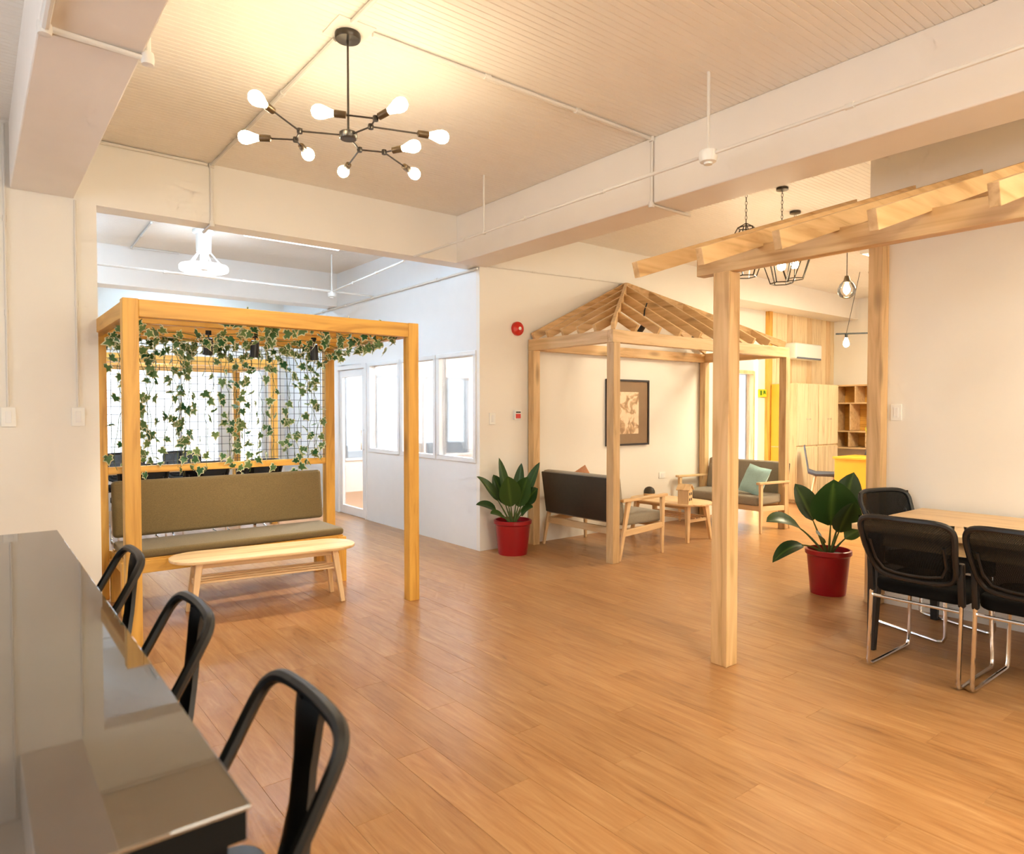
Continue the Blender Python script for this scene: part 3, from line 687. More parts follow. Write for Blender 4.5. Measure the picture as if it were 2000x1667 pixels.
# mesh chairs: faces local +y
def mesh_chair(label):
    t = thing('mesh_chair', (0, 0, 0), label, 'chair', 0, 'black mesh visitor chairs')
    for s_ in (-1, 1):
        x = s_*.225
        pts = [(x, -.235, .60), (x, -.25, .44), (x, -.275, .04), (x, -.268, .018), (x, -.24, .011), (x, .20, .011), (x*.98, .235, .018), (x*.97, .25, .05), (x*.93, .235, .38), (x*.90, .215, .415), (x*.86, .17, .425), (x*.86, -.16, .425)]
        MB().tube(pts, .0105, 8).build('leg_loop', M['chrome'], t, smooth=True)
        MB().bar((x*1.0, -.242, .43), (x*1.0, -.268, .66), .03, .035).build('back_bracket', M['blackplastic'], t, bevel=.006, smooth=True)
    MB().tube([(-.22, -.235, .40), (.22, -.235, .40)], .009, 8).build('cross_tube', M['chrome'], t, smooth=True)
    MB().prism(rrect(-.235, .235, -.22, .25, .08), .425, .50).build('seat', M['blackfab'], t, bevel=.022, seg=3, smooth=True)
    # curved back: rounded frame with mesh panel, raked
    def bk(u, v):   # u in [-1,1] across, v in [0,1] up
        return Vector((u*(.20+.042*v), -.27-.17*v+.045*u*u-.03*math.sin(v*PI), .53+.345*v))
    ol = rrect(-1, 1, 0, 1, .18, 5); ol2 = [(x*1, y) for x, y in ol]
    ol2 = []
    for k in range(40):
        a = 2*PI*k/40; c, s2 = math.cos(a), math.sin(a); e = .38
        ol2.append((math.copysign(abs(c)**e, c), .5+.5*math.copysign(abs(s2)**e, s2)))
    MB().tube([bk(u, v) for u, v in ol2], .016, 8, closed=True).build('back_frame', M['blackplastic'], t, smooth=True)
    vs = []; fs = []; n_ = 10
    for i in range(n_+1):
        for j in range(n_+1):
            u, v = (i/n_*2-1)*.98, j/n_; e = .38
            vs.append(bk(u, .02+.96*v))
    for i in range(n_):
        for j in range(n_): a = i*(n_+1)+j; fs.append((a, a+n_+1, a+n_+2, a+1))
    MB().poly(vs, fs).build('back_mesh', M['mesh'], t, smooth=True)
    MB().tube([bk(u, v) for u, v in ((-.8, .62), (-.82, .3), (-.7, .14), (-.4, .1), (0, .09), (.4, .1), (.7, .14), (.82, .3), (.8, .62))], .009, 6).build('lumbar_rib', M['blackplastic'], t, smooth=True)
    return t
ch0 = mesh_chair('x')
spec = [((4.235, 1.525), -90, 'black mesh chair with chrome sled base at the near corner of the meeting table'),
        ((4.255, 1.02), -90, 'black mesh chair cut off by the right picture edge at the meeting table'),
        ((4.96, 1.78), 162, 'black mesh chair at the end of the meeting table, beside the potted plant'),
        ((1.40, 8.35), 0, 'black chair seen under the ivy grid, leftmost behind the bench'),
        ((2.02, 8.35), 0, 'black chair seen under the ivy grid, second behind the bench'),
        ((2.62, 8.35), 0, 'black chair seen under the ivy grid, nearest the inner pine post'),
        ((1.55, 9.75), 180, 'black chair on the window side of the far table, left one'),
        ((2.25, 9.75), 180, 'black chair on the window side of the far table, right one')]
for k, (p, rz, lab) in enumerate(spec):
    c = ch0 if k == 0 else copy_tree(ch0)
    c.location = (p[0], p[1], 0); c.rotation_euler = (0, 0, math.radians(rz)); c['label'] = lab
    if k >= 3: c['group'] = 'chairs around the far table'

# ------------------------------------------------------------------ potted plants
RV, UV, TV = R_.copy(), Vector((0, 0, 1)), -F_.copy()      # picture right, up, towards the viewer
def big_leaf(tip, base, width, face, droop=0, petiole=.35, seg=9):
    b, t = Vector(base), Vector(tip); d = t-b; L = d.length; face = Vector(face).normalized()
    ctrl = b.lerp(t, .55)+UV*L*droop
    def pos(s_): return b*(1-s_)**2+ctrl*2*s_*(1-s_)+t*s_*s_
    vs = []; rim = []; fs = []
    for i in range(seg+1):
        s_ = petiole+(1-petiole)*i/seg; u = i/seg; p = pos(s_); tg = (pos(min(1, s_+.02))-pos(s_-.02)).normalized()
        side = tg.cross(face).normalized(); nm = side.cross(tg).normalized()
        wd = width/2*(math.sin(PI*min(1, u**.8*.98+.02))**.75 if u < 1 else 0)
        for q, k in ((-1, 1), (-.5, .4), (0, 0), (.5, .4), (1, 1)):
            vs.append(p+side*wd*q+nm*wd*(.28*abs(q)-.05)); rim.append({0: 0.78, .5: .2, 1: .35}[abs(q)])
    for i in range(seg):
        for j in range(4): a = i*5+j; fs.append((a, a+1, a+6, a+5))
    pt = [pos(petiole*1.05*i/6) for i in range(7)]
    return MB().poly(vs, fs), rim, MB().tube(pt, [.009]*4+[.007, .006, .005], 6)
def plant(loc, label, r, h, leaves, sc):
    t = thing('potted_plant', loc, label, 'plant')
    MB().lathe([(.0001, 0), (r*.78, 0), (r*.80, .02), (r*.95, h*.86), (r*1.0, h*.88), (r*1.04, h*.9), (r*1.04, h*.985), (r*1.0, h), (r*.94, h), (r*.92, h*.86)], n=36).build('pot', M['pot'], t, smooth=True)
    MB().lathe([(r*.925, h*.87), (.0001, h*.9)], n=30).build('soil', M['soil'], t)
    for (rx, up, tw, wd, face, droop, pet) in leaves:
        base = Vector((0, 0, h*.88))+RV*rx*.06+TV*tw*.06
        tip = Vector((0, 0, h*.95))+RV*rx*sc+UV*up*sc+TV*tw*sc
        fv = RV*face[0]+UV*face[1]+TV*face[2]
        m, rim, pt = big_leaf(tip, base, wd*sc, fv, droop, pet); m.rim = rim
        lf_ = m.build('leaf', M['leaf'], t, smooth=True)
        pt.build('petiole', M['stem'], lf_, smooth=True)
    return t
plant((4.26, 5.37, 0), 'broad leaved plant in a red pot against the wall corner by the dark sofa', .185, .345,
    [(-.14, .64, -.02, .13, (.7, 0, .7), .02, .25), (.27, .60, .05, .14, (-.7, .1, .7), .05, .25), (-.36, .46, .1, .13, (-.2, .9, .4), .20, .35),
     (-.37, .17, .05, .15, (-.1, 1, .4), .28, .4), (.25, .34, .1, .15, (.3, .6, .7), .2, .4), (-.05, .48, .26, .22, (.1, .35, 1), .10, .3),
     (.09, .58, -.1, .12, (-.3, 0, 1), .02, .3), (-.2, .46, -.1, .16, (.3, .4, .8), .12, .3), (.15, .46, .12, .20, (-.3, .3, .9), .1, .3),
     (.2, .16, .15, .14, (.2, .8, .6), .2, .35), (-.22, .1, .18, .13, (-.2, .8, .6), .2, .35)], 1.0)
plant((5.30, 2.66, 0), 'broad leaved plant in a red pot behind the pine post by the meeting table', .165, .35,
    [(-.02, .58, .12, .36, (-.1, .15, 1), .02, .36), (-.54, .25, .12, .19, (.1, 1, .45), .34, .40), (-.50, -.06, .15, .13, (0, 1, .5), .42, .4),
     (.22, .62, -.05, .24, (-.5, .1, .8), .02, .35), (-.22, .52, -.12, .22, (.3, .3, .9), .1, .4), (.1, .42, .2, .24, (.2, .3, .9), .1, .35), (-.16, .16, .15, .11, (0, .8, .6), .25, .4),
     (.26, .2, .12, .14, (.2, .8, .6), .3, .35)], 1.0)

# ------------------------------------------------------------------ bar counter and stools
ct = thing('bar_counter', (-.3, 1.85, 0), 'bar counter with polished dark top reflecting the room, lower left', 'counter')
MB().box(-.85, .235, .76, 2.95, 1.010, 1.015).build('counter_top', M['counter'], ct, world=True, bevel=.001)
MB().box(-.845, .231, .764, 2.946, .975, 1.010).build('top_edge', M['matteblack'], ct, world=True)
MB().box(-.80, -.12, .84, 2.88, .08, .975).build('body', M['blackplastic'], ct, world=True, bevel=.003)
MB().box(-.84, .215, .775, .815, 0, .975).build('end_panel', M['matteblack'], ct, world=True, bevel=.003)
MB().box(-.84, .215, 2.90, 2.935, 0, .975).build('end_panel', M['matteblack'], ct, world=True, bevel=.003)
MB().box(-.78, -.16, .84, 2.88, 0, .08).build('plinth', M['blackmetal'], ct, world=True)
# stools: back towards +x local
def stool(label):
    t = thing('bar_stool', (0, 0, 0), label, 'stool', 0, 'black metal bar stools')
    MB().prism(rrect(-.16, .15, -.155, .155, .05), .665, .69).build('seat', M['gunmetal'], t, bevel=.008, seg=3, smooth=True)
    for sx in (-1, 1):
        for sy in (-1, 1): MB().bar((sx*.125, sy*.125, .67), (sx*.19, sy*.19, 0), .045, .022, up=(sx, sy, 0), w1=.03, h1=.018).build('leg', M['gunmetal'], t, bevel=.004)
    f = .167
    for a, b in (((-f, -f), (f, -f)), ((f, -f), (f, f)), ((f, f), (-f, f)), ((-f, f), (-f, -f))):
        MB().bar((a[0], a[1], .24), (b[0], b[1], .24), .012, .03).build('foot_rail', M['gunmetal'], t, bevel=.003)
    tx = .185; zt = .985; hw = .165
    def arc(sgn):
        return [(.0, sgn*.155, .675), (.03, sgn*.162, .72), (.10, sgn*hw, .83), (tx-.03, sgn*hw, .93), (tx-.012, sgn*(hw-.006), .96), (tx, sgn*(hw-.03), zt-.008), (tx+.004, sgn*(hw-.07), zt)]
    loop = arc(-1)+[(tx+.008, 0, zt+.002)]+arc(1)[::-1]
    # smooth the loop
    P = [Vector(p) for p in loop]
    for _ in range(2):
        Q = [P[0]]
        for a, b in zip(P[:-1], P[1:]): Q += [a.lerp(b, .25), a.lerp(b, .75)]
        P = Q+[P[-1]]
    MB().tube(P, .0125, 8).build('back_rail', M['gunmetal'], t, smooth=True)
    vs = []; fs = []
    prof = [(.145, .675, .055), (.158, .74, .045), (.168, .80, .037), (.176, .88, .036), (.183, .95, .046), (.188, .982, .05)]
    for x, z, w_ in prof:
        for d in (0, .012):
            for y in (-w_, 0, w_): vs.append((x+d-(.012 if y == 0 else 0), y, z))
    for i in range(len(prof)-1):
        a = i*6; b = a+6
        fs += [(a, a+1, b+1, b), (a+1, a+2, b+2, b+1), (a+4, a+3, b+3, b+4), (a+5, a+4, b+4, b+5), (a+3, a, b, b+3), (a+2, a+5, b+5, b+2)]
    MB().poly(vs, fs).build('back_splat', M['gunmetal'], t, smooth=True)
    return t
st0 = stool('x')
for k, (x, y, lab) in enumerate(((.235, 1.07, 'black metal bar stool nearest the camera, at the near end of the counter'), (.225, 1.74, 'middle black metal bar stool pushed under the counter'), (.22, 2.50, 'farthest black metal bar stool, in front of the pergola post'))):
    o = st0 if k == 0 else copy_tree(st0)
    o.location = (x, y, 0); o['label'] = lab

# ------------------------------------------------------------------ chandelier
def bulb_mb(c, axis, sc=1.0, n=14):
    return MB().lathe([(.013, 0), (.016, .012), (.022, .03), (.031, .055), (.034, .072), (.031, .09), (.02, .105), (.0001, .111)] if sc == 1 else [(r*sc, z*sc) for r, z in [(.013, 0), (.016, .012), (.022, .03), (.031, .055), (.034, .072), (.031, .09), (.02, .105), (.0001, .111)]], c, n, axis)
HUB = Vector((1.525, 3.27, 2.845))
cl = thing('chandelier', tuple(HUB), 'dark branching chandelier with nine glowing bare bulbs', 'chandelier')
MB().lathe([(.0001, .512), (.062, .512), (.065, .503), (.065, .485), (.06, .478), (.0001, .476)], n=28).build('canopy', M['lampblack'], cl, smooth=True)
MB().tube([(0, 0, .02), (0, 0, .485)], .0055, 10).build('rod', M['lampblack'], cl, smooth=True)
MB().lathe([(.0001, -.02), (.04, -.02), (.045, -.014), (.045, .012), (.038, .018), (.0001, .02)], n=24).build('hub', M['lampblack'], cl, smooth=True)
def rel(x, y, z=2.845): return Vector((x, y, z))-HUB
def arm(a, b): MB().tube([a, b], .0045, 8).build('arm', M['lampblack'], cl, smooth=True)
def joint(p): MB().lathe([(.0001, -.012), (.013, -.012), (.015, 0), (.013, .012), (.0001, .012)], p, 12).build('joint', M['lampblack'], cl, smooth=True)
def lampend(j, tipc):
    d = (tipc-j).normalized(); L = (tipc-j).length; s0 = j+d*max(.02, L-.125)
    arm(j, s0+d*.005)
    so = MB().lathe([(.008, -.005), (.017, .0), (.018, .05), (.0155, .056), (.0001, .056)], s0, 14, d).build('socket', M['socket'], cl, smooth=True)
    bulb_mb(s0+d*.05, d).build('bulb', M['bulb'], so, smooth=True)
J1a, J1b = rel(1.31, 3.37), rel(1.335, 3.49); arm(Vector((0, 0, 0)), J1a); arm(J1a, J1b); joint(J1a); joint(J1b)
lampend(J1a, rel(1.03, 3.17, 2.86)); lampend(J1b, rel(1.12, 3.62)); lampend(J1b, rel(1.47, 3.66, 2.85))
J2a, J2b = rel(1.565, 3.10), rel(1.54, 3.00); arm(Vector((0, 0, 0)), J2a); arm(J2a, J2b); joint(J2a); joint(J2b)
lampend(J2a, rel(1.91, 2.99)); lampend(J2b, rel(1.31, 3.13, 2.86)); lampend(J2b, rel(1.58, 2.93, 2.87))
J3a, J3b = rel(1.655, 3.41), rel(1.775, 3.36); arm(Vector((0, 0, 0)), J3a); arm(J3a, J3b); joint(J3a); joint(J3b)
lampend(J3a, rel(1.73, 3.78)); lampend(J3b, rel(1.88, 3.22, 2.86)); lampend(J3b, rel(2.07, 3.54, 2.84))

# ------------------------------------------------------------------ pendants on the right
def hex_pendant(label, c, zt, sc=1.0, rz=0.2):
    t = thing('pendant_lamp', c, label, 'pendant lamp', rz, 'wire cage pendants')
    top = zt-c[2]
    MB().lathe([(.0001, top-.002), (.05, top-.002), (.05, top-.022), (.0001, top-.026)], n=20).build('canopy', M['lampblack'], t, smooth=True)
    chn = MB(); z = .26*sc; k = 0
    while z < top-.03:
        pts = [(math.cos(a)*.008, 0, z+.016+math.sin(a)*.019) for a in [2*PI*i/10 for i in range(10)]]
        if k % 2: pts = [(0, p[0], p[2]) for p in pts]
        chn.tube(pts, .0022, 5, closed=True); z += .031; k += 1
    chn.build('chain', M['lampblack'], t, smooth=True)
    ring = lambda r, z: [Vector((r*math.cos(i*PI/3), r*math.sin(i*PI/3), z)) for i in range(6)]
    rings = [ring(.07*sc, .22*sc), ring(.17*sc, .03*sc), ring(.09*sc, -.2*sc)]
    cg = MB()
    for rg in rings:
        for i in range(6): cg.bar(rg[i], rg[(i+1) % 6], .008, .008)
    for a, b in zip(rings[:-1], rings[1:]):
        for i in range(6): cg.bar(a[i], b[i], .008, .008)
    for i in range(0, 6, 2): cg.bar(rings[0][i], (0, 0, .26*sc), .007, .007)
    cg.build('wire_cage', M['lampblack'], t)
    so = MB().lathe([(.0001, .26*sc), (.006, .26*sc), (.006, .12), (.02, .11), (.021, .02), (.0001, .02)], n=14).build('socket', M['lampblack'], t, smooth=True)
    bulb_mb((0, 0, .03), (0, 0, -1), 1.1).build('bulb', M['bulb2'], so, smooth=True)
    return t
hex_pendant('wire cage pendant on a chain, left one above the lean-to rafters', (5.27, 3.40, 2.80), CZ, 1.0, .3)
hex_pendant('wire cage pendant on a chain, right one seen through the lean-to frame', (5.50, 3.20, 2.74), CZ, 1.0, .1)
hex_pendant('farthest wire cage pendant, half hidden by the lean-to beam', (6.25, 3.50, 2.90), CZ, .95, .5)
gp = thing('globe_pendant', (6.55, 3.14, 2.60), 'clear glass globe pendant with glowing bulb near the right pine post', 'pendant lamp')
MB().tube([(0, 0, .11), (0, 0, CZ-2.6)], .004, 6).build('cord', M['blackplastic'], gp)
MB().lathe([(.0001, .125), (.018, .122), (.024, .10), (.034, .06), (.0001, .058)], n=18).build('cap', M['socket'], gp, smooth=True)
MB().lathe([(.034, .075), (.06, .045), (.08, 0), (.08, -.03), (.062, -.07), (.03, -.09), (.0001, -.094)], n=24).build('globe', M['glass'], gp, smooth=True)
bulb_mb((0, 0, .06), (0, 0, -1), .95).build('bulb', M['bulb2'], gp, smooth=True)
bp = thing('bar_pendant', (9.58, 4.59, 2.41), 'black bar pendant with a bare bulb above the yellow desk', 'pendant lamp')
MB().bar((-.06, .12, .1), (.30, -.42, .1), .03, .02).build('bar', M['blackplastic'], bp)
MB().tube([(0, 0, .1), (.12, -.12, CZ-2.41)], .004, 6).build('cord', M['blackplastic'], bp); MB().tube([(.26, -.36, .1), (.2, -.2, CZ-2.41)], .004, 6).build('cord', M['blackplastic'], bp)
MB().lathe([(.018, .095), (.018, .04), (.0001, .04)], n=12).build('socket', M['blackplastic'], bp, smooth=True)
bulb_mb((0, 0, .045), (0, 0, -1), 1.2).build('bulb', M['bulb2'], bp, smooth=True)

# ------------------------------------------------------------------ conduits, detectors
def conduit(pts, label, r=.0125, m='pipe', clips=True):
    t = thing('conduit_pipe', pts[0], label, 'conduit')
    P = [Vector(p)-Vector(pts[0]) for p in pts]
    MB().tube(P, r, 8).build('pipe', M[m], t, smooth=True)
    for a, b in zip(P[:-1], P[1:]):
        L = (b-a).length; k = int(L/.9)
        for i in range(1, k+1):
            p = a.lerp(b, i/(k+1)); d = (b-a).normalized(); MB().lathe([(r*1.45, -.02), (r*1.45, .02)], p, 8, d).build('coupling', M[m], t, smooth=True)
    for p in P[1:-1]: MB().lathe([(.0001, -r*1.7), (r*1.5, -r*1.5), (r*1.7, 0), (r*1.5, r*1.5), (.0001, r*1.7)], p, 10).build('elbow', M[m], t, smooth=True)
    return t
cz = CZ-.014
conduit([(1.49, -.55, cz), (1.49, 3.14, cz)], 'white conduit on the ceiling between the camera side and the chandelier')
conduit([(1.49, 3.34, cz), (1.49, 5.645, cz), (1.49, 5.645, BZ-.005), (1.49, 5.9, BZ-.015)], 'white conduit from the chandelier over the header into the far room')
conduit([(1.62, 3.18, cz), (3.765, 3.18, cz), (3.765, 3.18, BZ-.012), (4.2, 3.18, BZ-.012)], 'white conduit from the chandelier across to the main beam and around it')
conduit([(.59, 5.645, cz), (1.46, 5.645, cz)], 'white conduit along the joint of ceiling and header wall')
conduit([(3.30, -2.5, 2.895), (3.30, 5.655, 2.895)], 'long white pipe hanging beside the main beam', .011)
conduit([(.24, 1.2, 2.905), (.24, 3.18, 2.905), (.595, 3.19, 2.905), (.595, 3.19, CZ-.02)], 'white conduit elbowing under the left beam', .016)
conduit([(.585, 5.652, 1.47), (.585, 5.652, 2.91)], 'white vertical conduit above the switch nearest the opening', .008)
conduit([(.19, 5.652, 1.47), (.19, 5.652, CZ-.02)], 'white vertical conduit above the leftmost switch', .008)
conduit([(.0, 7.9, 2.9), (4.05, 7.98, 2.9)], 'grey white pipe crossing below the far room ceiling', .013)
conduit([(3.33, 5.9, 2.9), (3.5, 8.0, 2.9)], 'short pipe running back to the far room detector', .010)
conduit([(1.46, 7.74, cz), (1.50, 9.05, cz), (2.0, 9.05, cz)], 'conduit square on the far room ceiling by the ring fan', .011)
conduit([(4.04, 5.67, 2.88), (4.04, 11.1, 2.88)], 'cable duct along the top of the office partition', .013, 'pipe')
conduit([(4.05, 5.648, 2.91), (6.2, 5.648, 2.97)], 'thin conduit high on the wall behind the gazebo peak', .007, 'pipe')
bx_ = thing('junction_box', (1.49, 3.24, CZ), 'white junction box on the ceiling above the chandelier canopy', 'junction box')
MB().box(-.07, .13, -.10, .10, -.006, 0).build('plate', M['pipe'], bx_, bevel=.002)
def detector(loc, rod, label):
    t = thing('smoke_detector', loc, label, 'detector')
    MB().lathe([(.0001, .03), (.05, .03), (.052, .02), (.052, -.01), (.045, -.03), (.025, -.034), (.024, -.045), (.0001, -.047)], n=24).build('body', M['white'], t, smooth=True)
    MB().lathe([(.046, -.012), (.047, -.02)], n=24).build('vent_ring', M['bluegrey'], t, smooth=True)
    MB().tube([(0, 0, .03), (0, 0, rod)], .009, 8).build('drop_rod', M['pipe'], t, smooth=True)
    return t
detector((3.30, 2.375, 2.885), CZ-2.885, 'round white smoke detector on a drop rod by the main beam')
detector((3.50, 8.0, 2.87), CZ-2.87, 'small white smoke detector on the far room pipe')
hg = thing('pipe_hanger', (3.30, 4.54, 2.895), 'thin white drop rod holding the pipe near the header', 'hanger')
MB().tube([(0, 0, 0), (0, 0, CZ-2.895)], .007, 8).build('rod', M['pipe'], hg, smooth=True); MB().lathe([(.017, -.012), (.017, .012)], n=12).build('collar', M['pipe'], hg, smooth=True)

# ------------------------------------------------------------------ far room: ring fan light, tube light, second pergola, table
rf = thing('ring_fan_light', (1.97, 7.80, 2.96), 'white ceiling fan with a glowing ring in the far room', 'ceiling fan')
MB().lathe([(.17, .03), (.235, .03), (.245, .015), (.245, -.015), (.235, -.03), (.17, -.03), (.165, 0), (.17, .03)], n=40).build('light_ring', M['tubelight'], rf, smooth=True)
MB().lathe([(.0001, .4), (.11, .398), (.11, .37), (.08, .36), (.075, .17), (.04, .15), (.0001, .15)], n=24).build('motor', M['white'], rf, smooth=True)
for k in range(4):
    a = PI/4+k*PI/2; MB().bar((math.cos(a)*.06, math.sin(a)*.06, .18), (math.cos(a)*.2, math.sin(a)*.2, .025), .012, .012).build('strut', M['white'], rf)
for k in range(5):
    a = k*2*PI/5; MB().bar((math.cos(a)*.03, math.sin(a)*.03, .0), (math.cos(a)*.15, math.sin(a)*.15, .0), .05, .004).build('blade', M['white'], rf)
MB().lathe([(.0001, -.02), (.04, -.018), (.04, .15), (.0001, .15)], n=16).build('hub', M['white'], rf, smooth=True)
tl = thing('tube_light', (2.85, 7.52, CZ), 'long glowing tube light on the far room ceiling', 'light')
MB().box(-.56, .56, -.05, .05, -.03, 0).build('housing', M['white'], tl, bevel=.003); MB().box(-.54, .54, -.04, .04, -.055, -.03).build('diffuser', M['tubelight'], tl, bevel=.01)

q0, q1, r0, r1 = .75, 3.05, 8.65, 10.3
p2 = thing('pergola', (1.9, 9.5, 0), 'second pine pergola standing by the bright far windows', 'pergola')
for (x, y) in ((q0, r0), (q1-.09, r0), (q0, r1-.09), (q1-.09, r1-.09)): frame_part(p2, 'post', M['goldz'], x, x+.09, y, y+.09, 0, 1.98)
for y in (r0, r1-.07): frame_part(p2, 'top_rail', M['goldx'], q0, q1, y, y+.07, 1.98, 2.08)
for x in (q0, q1-.07): frame_part(p2, 'top_rail', M['goldy'], x, x+.07, r0+.07, r1-.07, 1.98, 2.08)
for k in range(4): y = r0+.35+k*.32; frame_part(p2, 'joist', M['goldx'], q0+.07, q1-.07, y, y+.04, 1.99, 2.07)
ft = thing('far_table', (1.9, 9.05, 0), 'wooden table among black chairs beyond the ivy screen', 'table')
MB().box(-.95, .95, -.35, .35, .72, .75).build('table_top', M['oakx'], ft, bevel=.004)
for sx in (-1, 1):
    for sy in (-1, 1): MB().bar((sx*.85, sy*.28, .72), (sx*.88, sy*.3, 0), .05, .05, w1=.03, h1=.03).build('leg', M['blackmetal'], ft)
fb = thing('globe_pendant', (1.75, 8.95, 1.85), 'small warm bulb glimmering behind the ivy under the second pergola', 'pendant lamp')
MB().tube([(0, 0, .06), (0, 0, .14)], .004, 6).build('cord', M['blackplastic'], fb); bulb_mb((0, 0, .05), (0, 0, -1), 1.2).build('bulb', M['bulb'], fb, smooth=True)

# housings of the fill panels added in the main room and alcove
for (x_, y_, sx_, sy_, p_), lab in zip(FILL_PANELS, ('large warm fill panel added to the ceiling behind the camera', 'warm fill panel added above the rear of the meeting table', 'large warm fill panel added to the alcove ceiling')):
    t = thing('fill_panel_lamp', (x_, y_, CZ), lab, 'fill lamp')
    a_, b_ = sx_/2+.02, sy_/2+.02
    MB().box(-a_, a_, -b_, b_, -.05, 0).build('housing', M['white'], t, bevel=.004)
    for q in ((-a_, -a_+.02, -b_, b_), (a_-.02, a_, -b_, b_), (-a_+.02, a_-.02, -b_, -b_+.02), (-a_+.02, a_-.02, b_-.02, b_)): MB().box(*q, -.07, -.05).build('rim', M['white'], t)
for (x_, y_, dz_), st_, lab in zip(((2.3, 6.6, .0), (2.4, 10.2, .0), (.1, 8.2, .25)), (44, 27, 26), ('added cool fill tube hung below the far room ceiling, near the header', 'added cool fill tube hung below the ceiling above the far windows', 'added cool fill tube hung low in the far room, hidden left of the opening')):
    t = thing('tube_light', (x_, y_, CZ), lab, 'light')  # tubes added out of view to light the far room
    MB().box(-.6, .6, -.012, .012, -.13-dz_, -.1-dz_).build('housing', M['white'], t, bevel=.003)
    for x in (-.45, .45): MB().tube([(x, 0, -.1-dz_), (x, 0, 0)], .005, 6).build('hanger_rod', M['pipe'], t)
    MB().box(-.58, .58, -.06, .06, -.19-dz_, -.13-dz_).build('diffuser', emit('fill_diffuser_glow', (.52, .76, 1), st_), t, bevel=.01)
# office: added fill light, chair, desk
ol = thing('tube_light', (6.0, 8.3, CZ), 'tube light added on the office ceiling behind the partition', 'light')
MB().box(-.6, .6, -.06, .06, -.03, 0).build('housing', M['white'], ol, bevel=.003)
MB().box(-.58, .58, -.05, .05, -.06, -.03).build('diffuser', M['tubelight'], ol, bevel=.01)
area('office_fill_light', (6.1, 8.2, 3.28), (0, 0, 0), 2.4, 3.6, 950, (.95, .98, 1))  # added fill area, larger than the tube, whitens the office
oc = thing('office_chair', (4.75, 6.15, 0), 'blue grey office chair back seen through the nearest partition window', 'chair', 1.9)
MB().prism(rrect(-.22, .22, -.22, .22, .08), .44, .50).build('seat', M['bluegrey'], oc, bevel=.02, smooth=True)
MB().box(-.21, .21, .2, .24, .52, .98).build('backrest', M['bluegrey'], oc, bevel=.03, seg=3, smooth=True)
MB().tube([(0, 0, .08), (0, 0, .45)], .03, 12).build('column', M['chrome'], oc, smooth=True); MB().bar((0, .21, .47), (0, .24, .6), .06, .015).build('spine', M['blackplastic'], oc)
for k in range(5): a = k*2*PI/5; MB().bar((0, 0, .09), (math.cos(a)*.28, math.sin(a)*.28, .03), .04, .03).build('foot', M['chrome'], oc)
od = thing('office_desk', (6.0, 7.6, 0), 'white desk inside the bright office', 'desk')
MB().box(-.8, .8, -.4, .4, .72, .75).build('top', M['white'], od, bevel=.003)
for sx in (-1, 1): MB().box(sx*.76-.02, sx*.76+.02, -.36, .36, 0, .72).build('side_panel', M['white'], od)

# ------------------------------------------------------------------ alcove furniture
ac = thing('air_conditioner', (10.78, 5.965, 2.40), 'white wall air conditioner beyond the gazebo roof', 'air conditioner')
MB().prism([(-.42, -.2), (.42, -.2), (.42, 0), (-.42, 0)], -.13, .13).build('case', M['white'], ac, bevel=.03, seg=3, smooth=True)
MB().box(-.38, .38, -.203, -.15, -.125, -.10).build('louvre', M['bluegrey'], ac)
es = thing('exit_sign', (9.75, 5.99, 1.71), 'small green and yellow sign on the wall beside the alcove door', 'sign')
MB().box(-.12, .12, -.02, 0, -.06, .06).build('plate', mat('sign_yellow', lin(214, 214, 60), .4), es, bevel=.003)
sg = mat('sign_green', lin(70, 120, 30), .5)
MB().box(-.07, -.02, -.023, -.02, -.035, .04).build('mark', sg, es); MB().poly([(.02, -.022, .04), (.075, -.022, .04), (.09, -.022, -.02), (.05, -.022, 0), (.02, -.022, -.03), (.02, -.02, .04), (.075, -.02, .04), (.09, -.02, -.02), (.05, -.02, 0), (.02, -.02, -.03)], [(0,1,2,3,4), (9,8,7,6,5), (0,5,6,1), (1,6,7,2), (2,7,8,3), (3,8,9,4), (4,9,5,0)]).build('mark', sg, es)
ls = thing('led_strip', (9.60, 5.975, 0), 'glowing yellow light strip beside the alcove door frame', 'light')
MB().box(-.012, .012, 0, .02, .1, 2.35).build('strip', M['ledstrip'], ls)
yp = thing('yellow_panel', (9.93, 5.75, 0), 'tall yellow cupboard end panel beside the board cabinets', 'panel')
MB().box(-.02, .02, .03, .17, 0, 1.85).build('board', M['yellow'], yp, bevel=.003)
MB().box(-.024, -.02, .04, .16, .86, .875).build('seam', M['oakx'], yp)
cx = 9.97
for k, lab in enumerate(('pale wood tall cabinet next to the yellow panel', 'pale wood tall cabinet nearest the cube shelves')):
    c = thing('cabinet', (cx+.33, 5.72, 0), lab, 'cabinet', 0, 'alcove cabinets')
    MB().box(-.32, .32, -.18, .22, .05, 1.86).build('body', M['paleboard'], c, bevel=.003)
    MB().box(-.30, .30, -.16, .2, 0, .05).build('plinth', M['oakx'], c)
    for s_ in (-1, 1):
        d = MB().box(min(s_*.005, s_*.315), max(s_*.005, s_*.315), -.2, -.18, .89, 1.85).build('door', M['paleboard'], c, bevel=.003)
        MB().lathe([(.012, 0), (.014, .02), (.0001, .022)], (s_*.04, -.2, 1.3), 10, (0, -1, 0)).build('knob', M['chrome'], d, smooth=True)
        MB().box(min(s_*.005, s_*.315), max(s_*.005, s_*.315), -.2, -.18, .06, .86).build('door', M['paleboard'], c, bevel=.003)
    cx += .655
cs = thing('cube_shelf', (11.82, 5.40, .80), 'staggered light wood cube shelf on the alcove end wall', 'shelf')
def bd(y0, y1, z0, z1): MB().box(-.17, .17, y0, y1, z0, z1).build('board', M['oaky'], cs)
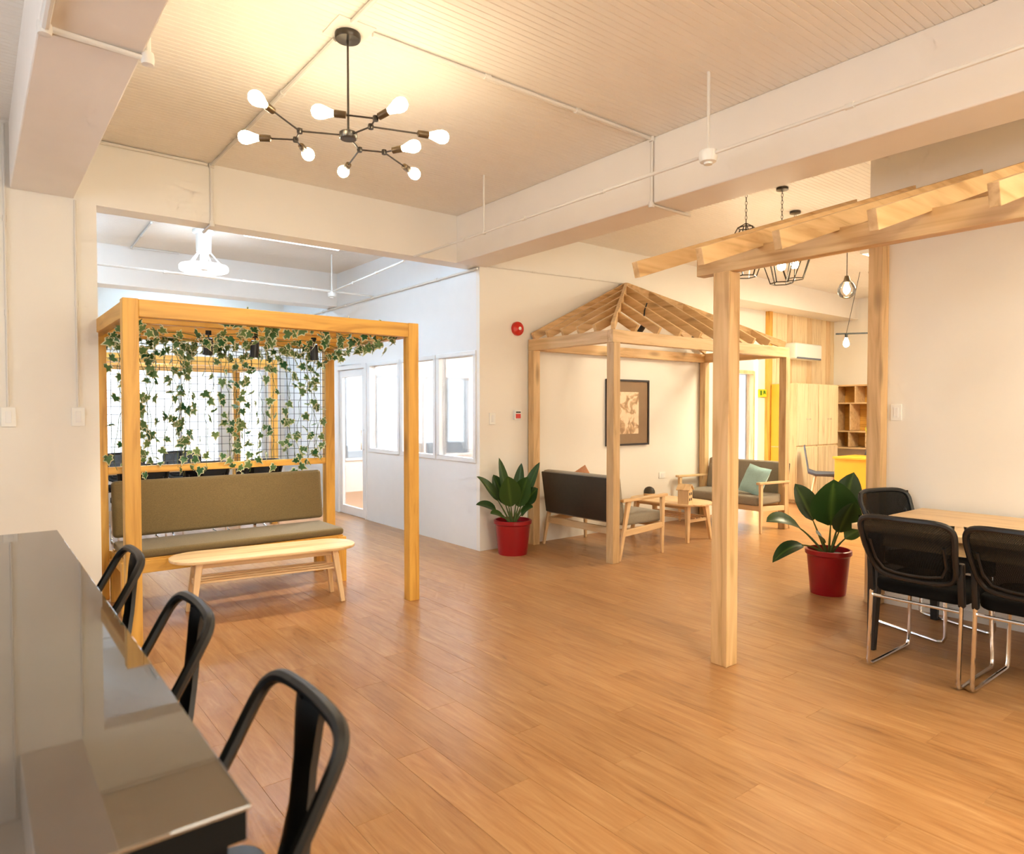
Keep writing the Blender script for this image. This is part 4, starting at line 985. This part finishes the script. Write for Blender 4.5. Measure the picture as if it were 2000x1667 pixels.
for z, a, b in ((0, -.35, .37), (.28, -.45, .37), (.76, -.55, .37), (1.06, -.55, .37)): bd(a, b, z-.012, z+.012)
for y, a, b in ((.36, .012, 1.05), (.10, .30, .75), (.12, .02, .27), (.02, .77, 1.05), (-.35, .77, 1.05), (-.30, .3, .75), (-.16, .02, .27)): bd(y-.01, y+.01, a, b)
MB().box(.165, .175, -.55, .37, 0, 1.07).build('back_panel', M['goldy'], cs)
dk = thing('reception_desk', (9.7, 4.40, 0), 'yellow fronted desk at the end of the alcove', 'desk')
MB().box(-.03, .03, -.45, .38, .05, .75).build('front_panel', M['yellow'], dk, bevel=.003)
MB().box(-.05, .62, -.47, .40, .75, .78).build('top', M['yellow'], dk, bevel=.003)
for y in (-.42, .35): MB().box(.03, .58, y-.012, y+.012, 0, .75).build('side_panel', M['oakz'], dk)
def shell_chair(loc, rz, label):
    t = thing('shell_chair', loc, label, 'chair', rz, 'blue grey shell chairs')
    vs = []; fs = []; n_ = 8
    for i in range(n_+1):
        for j in range(n_+1):
            u = i/n_*2-1; v = j/n_; a = v*1.9
            y = .2-.42*min(v*2, 1)-(.06*max(0, v*2-1)); z = .45+(0 if v < .45 else (v-.45)*.75)+.05*u*u
            vs.append((u*.22*(1-.25*max(0, v-.7)/.3), y, z))
    for i in range(n_):
        for j in range(n_): a = i*(n_+1)+j; fs.append((a, a+n_+1, a+n_+2, a+1))
    m = MB().poly(vs, fs).build('shell', M['bluegrey'], t, smooth=True); so = m.modifiers.new('thickness', 'SOLIDIFY'); so.thickness = .012
    for sx in (-1, 1):
        for sy in (-1, 1): MB().bar((sx*.12, sy*.12, .45), (sx*.2, sy*.2, 0), .03, .03, w1=.02, h1=.02).build('leg', M['oakz'], t)
    return t
shell_chair((10.0, 5.1, 0), math.radians(207), 'blue grey shell chair at the left of the yellow desk')
shell_chair((10.75, 4.75, 0), math.radians(90), 'blue grey shell chair behind the yellow desk')
vp = thing('vase_plant', (10.15, 4.40, .78), 'yellow green leafy sprig in a white vase on the yellow desk', 'plant')
MB().lathe([(.0001, 0), (.05, 0), (.06, .08), (.03, .16), (.035, .18)], n=18).build('vase', M['white'], vp, smooth=True)
yl = mat_leaf('yellow_green_leaf', lin(130, 140, 30), lin(216, 176, 40), lin(216, 190, 70))
for k in range(8):
    a = k*2.4; tip = Vector((math.cos(a)*.16, math.sin(a)*.16, .32+.05*(k % 4))); m, rim, pt = big_leaf(tip, (0, 0, .15), .08, (-1, 0, .3), .15, .4, 5); m.rim = rim
    lf_ = m.build('leaf', yl, vp, smooth=True); pt.build('petiole', M['stem'], lf_)
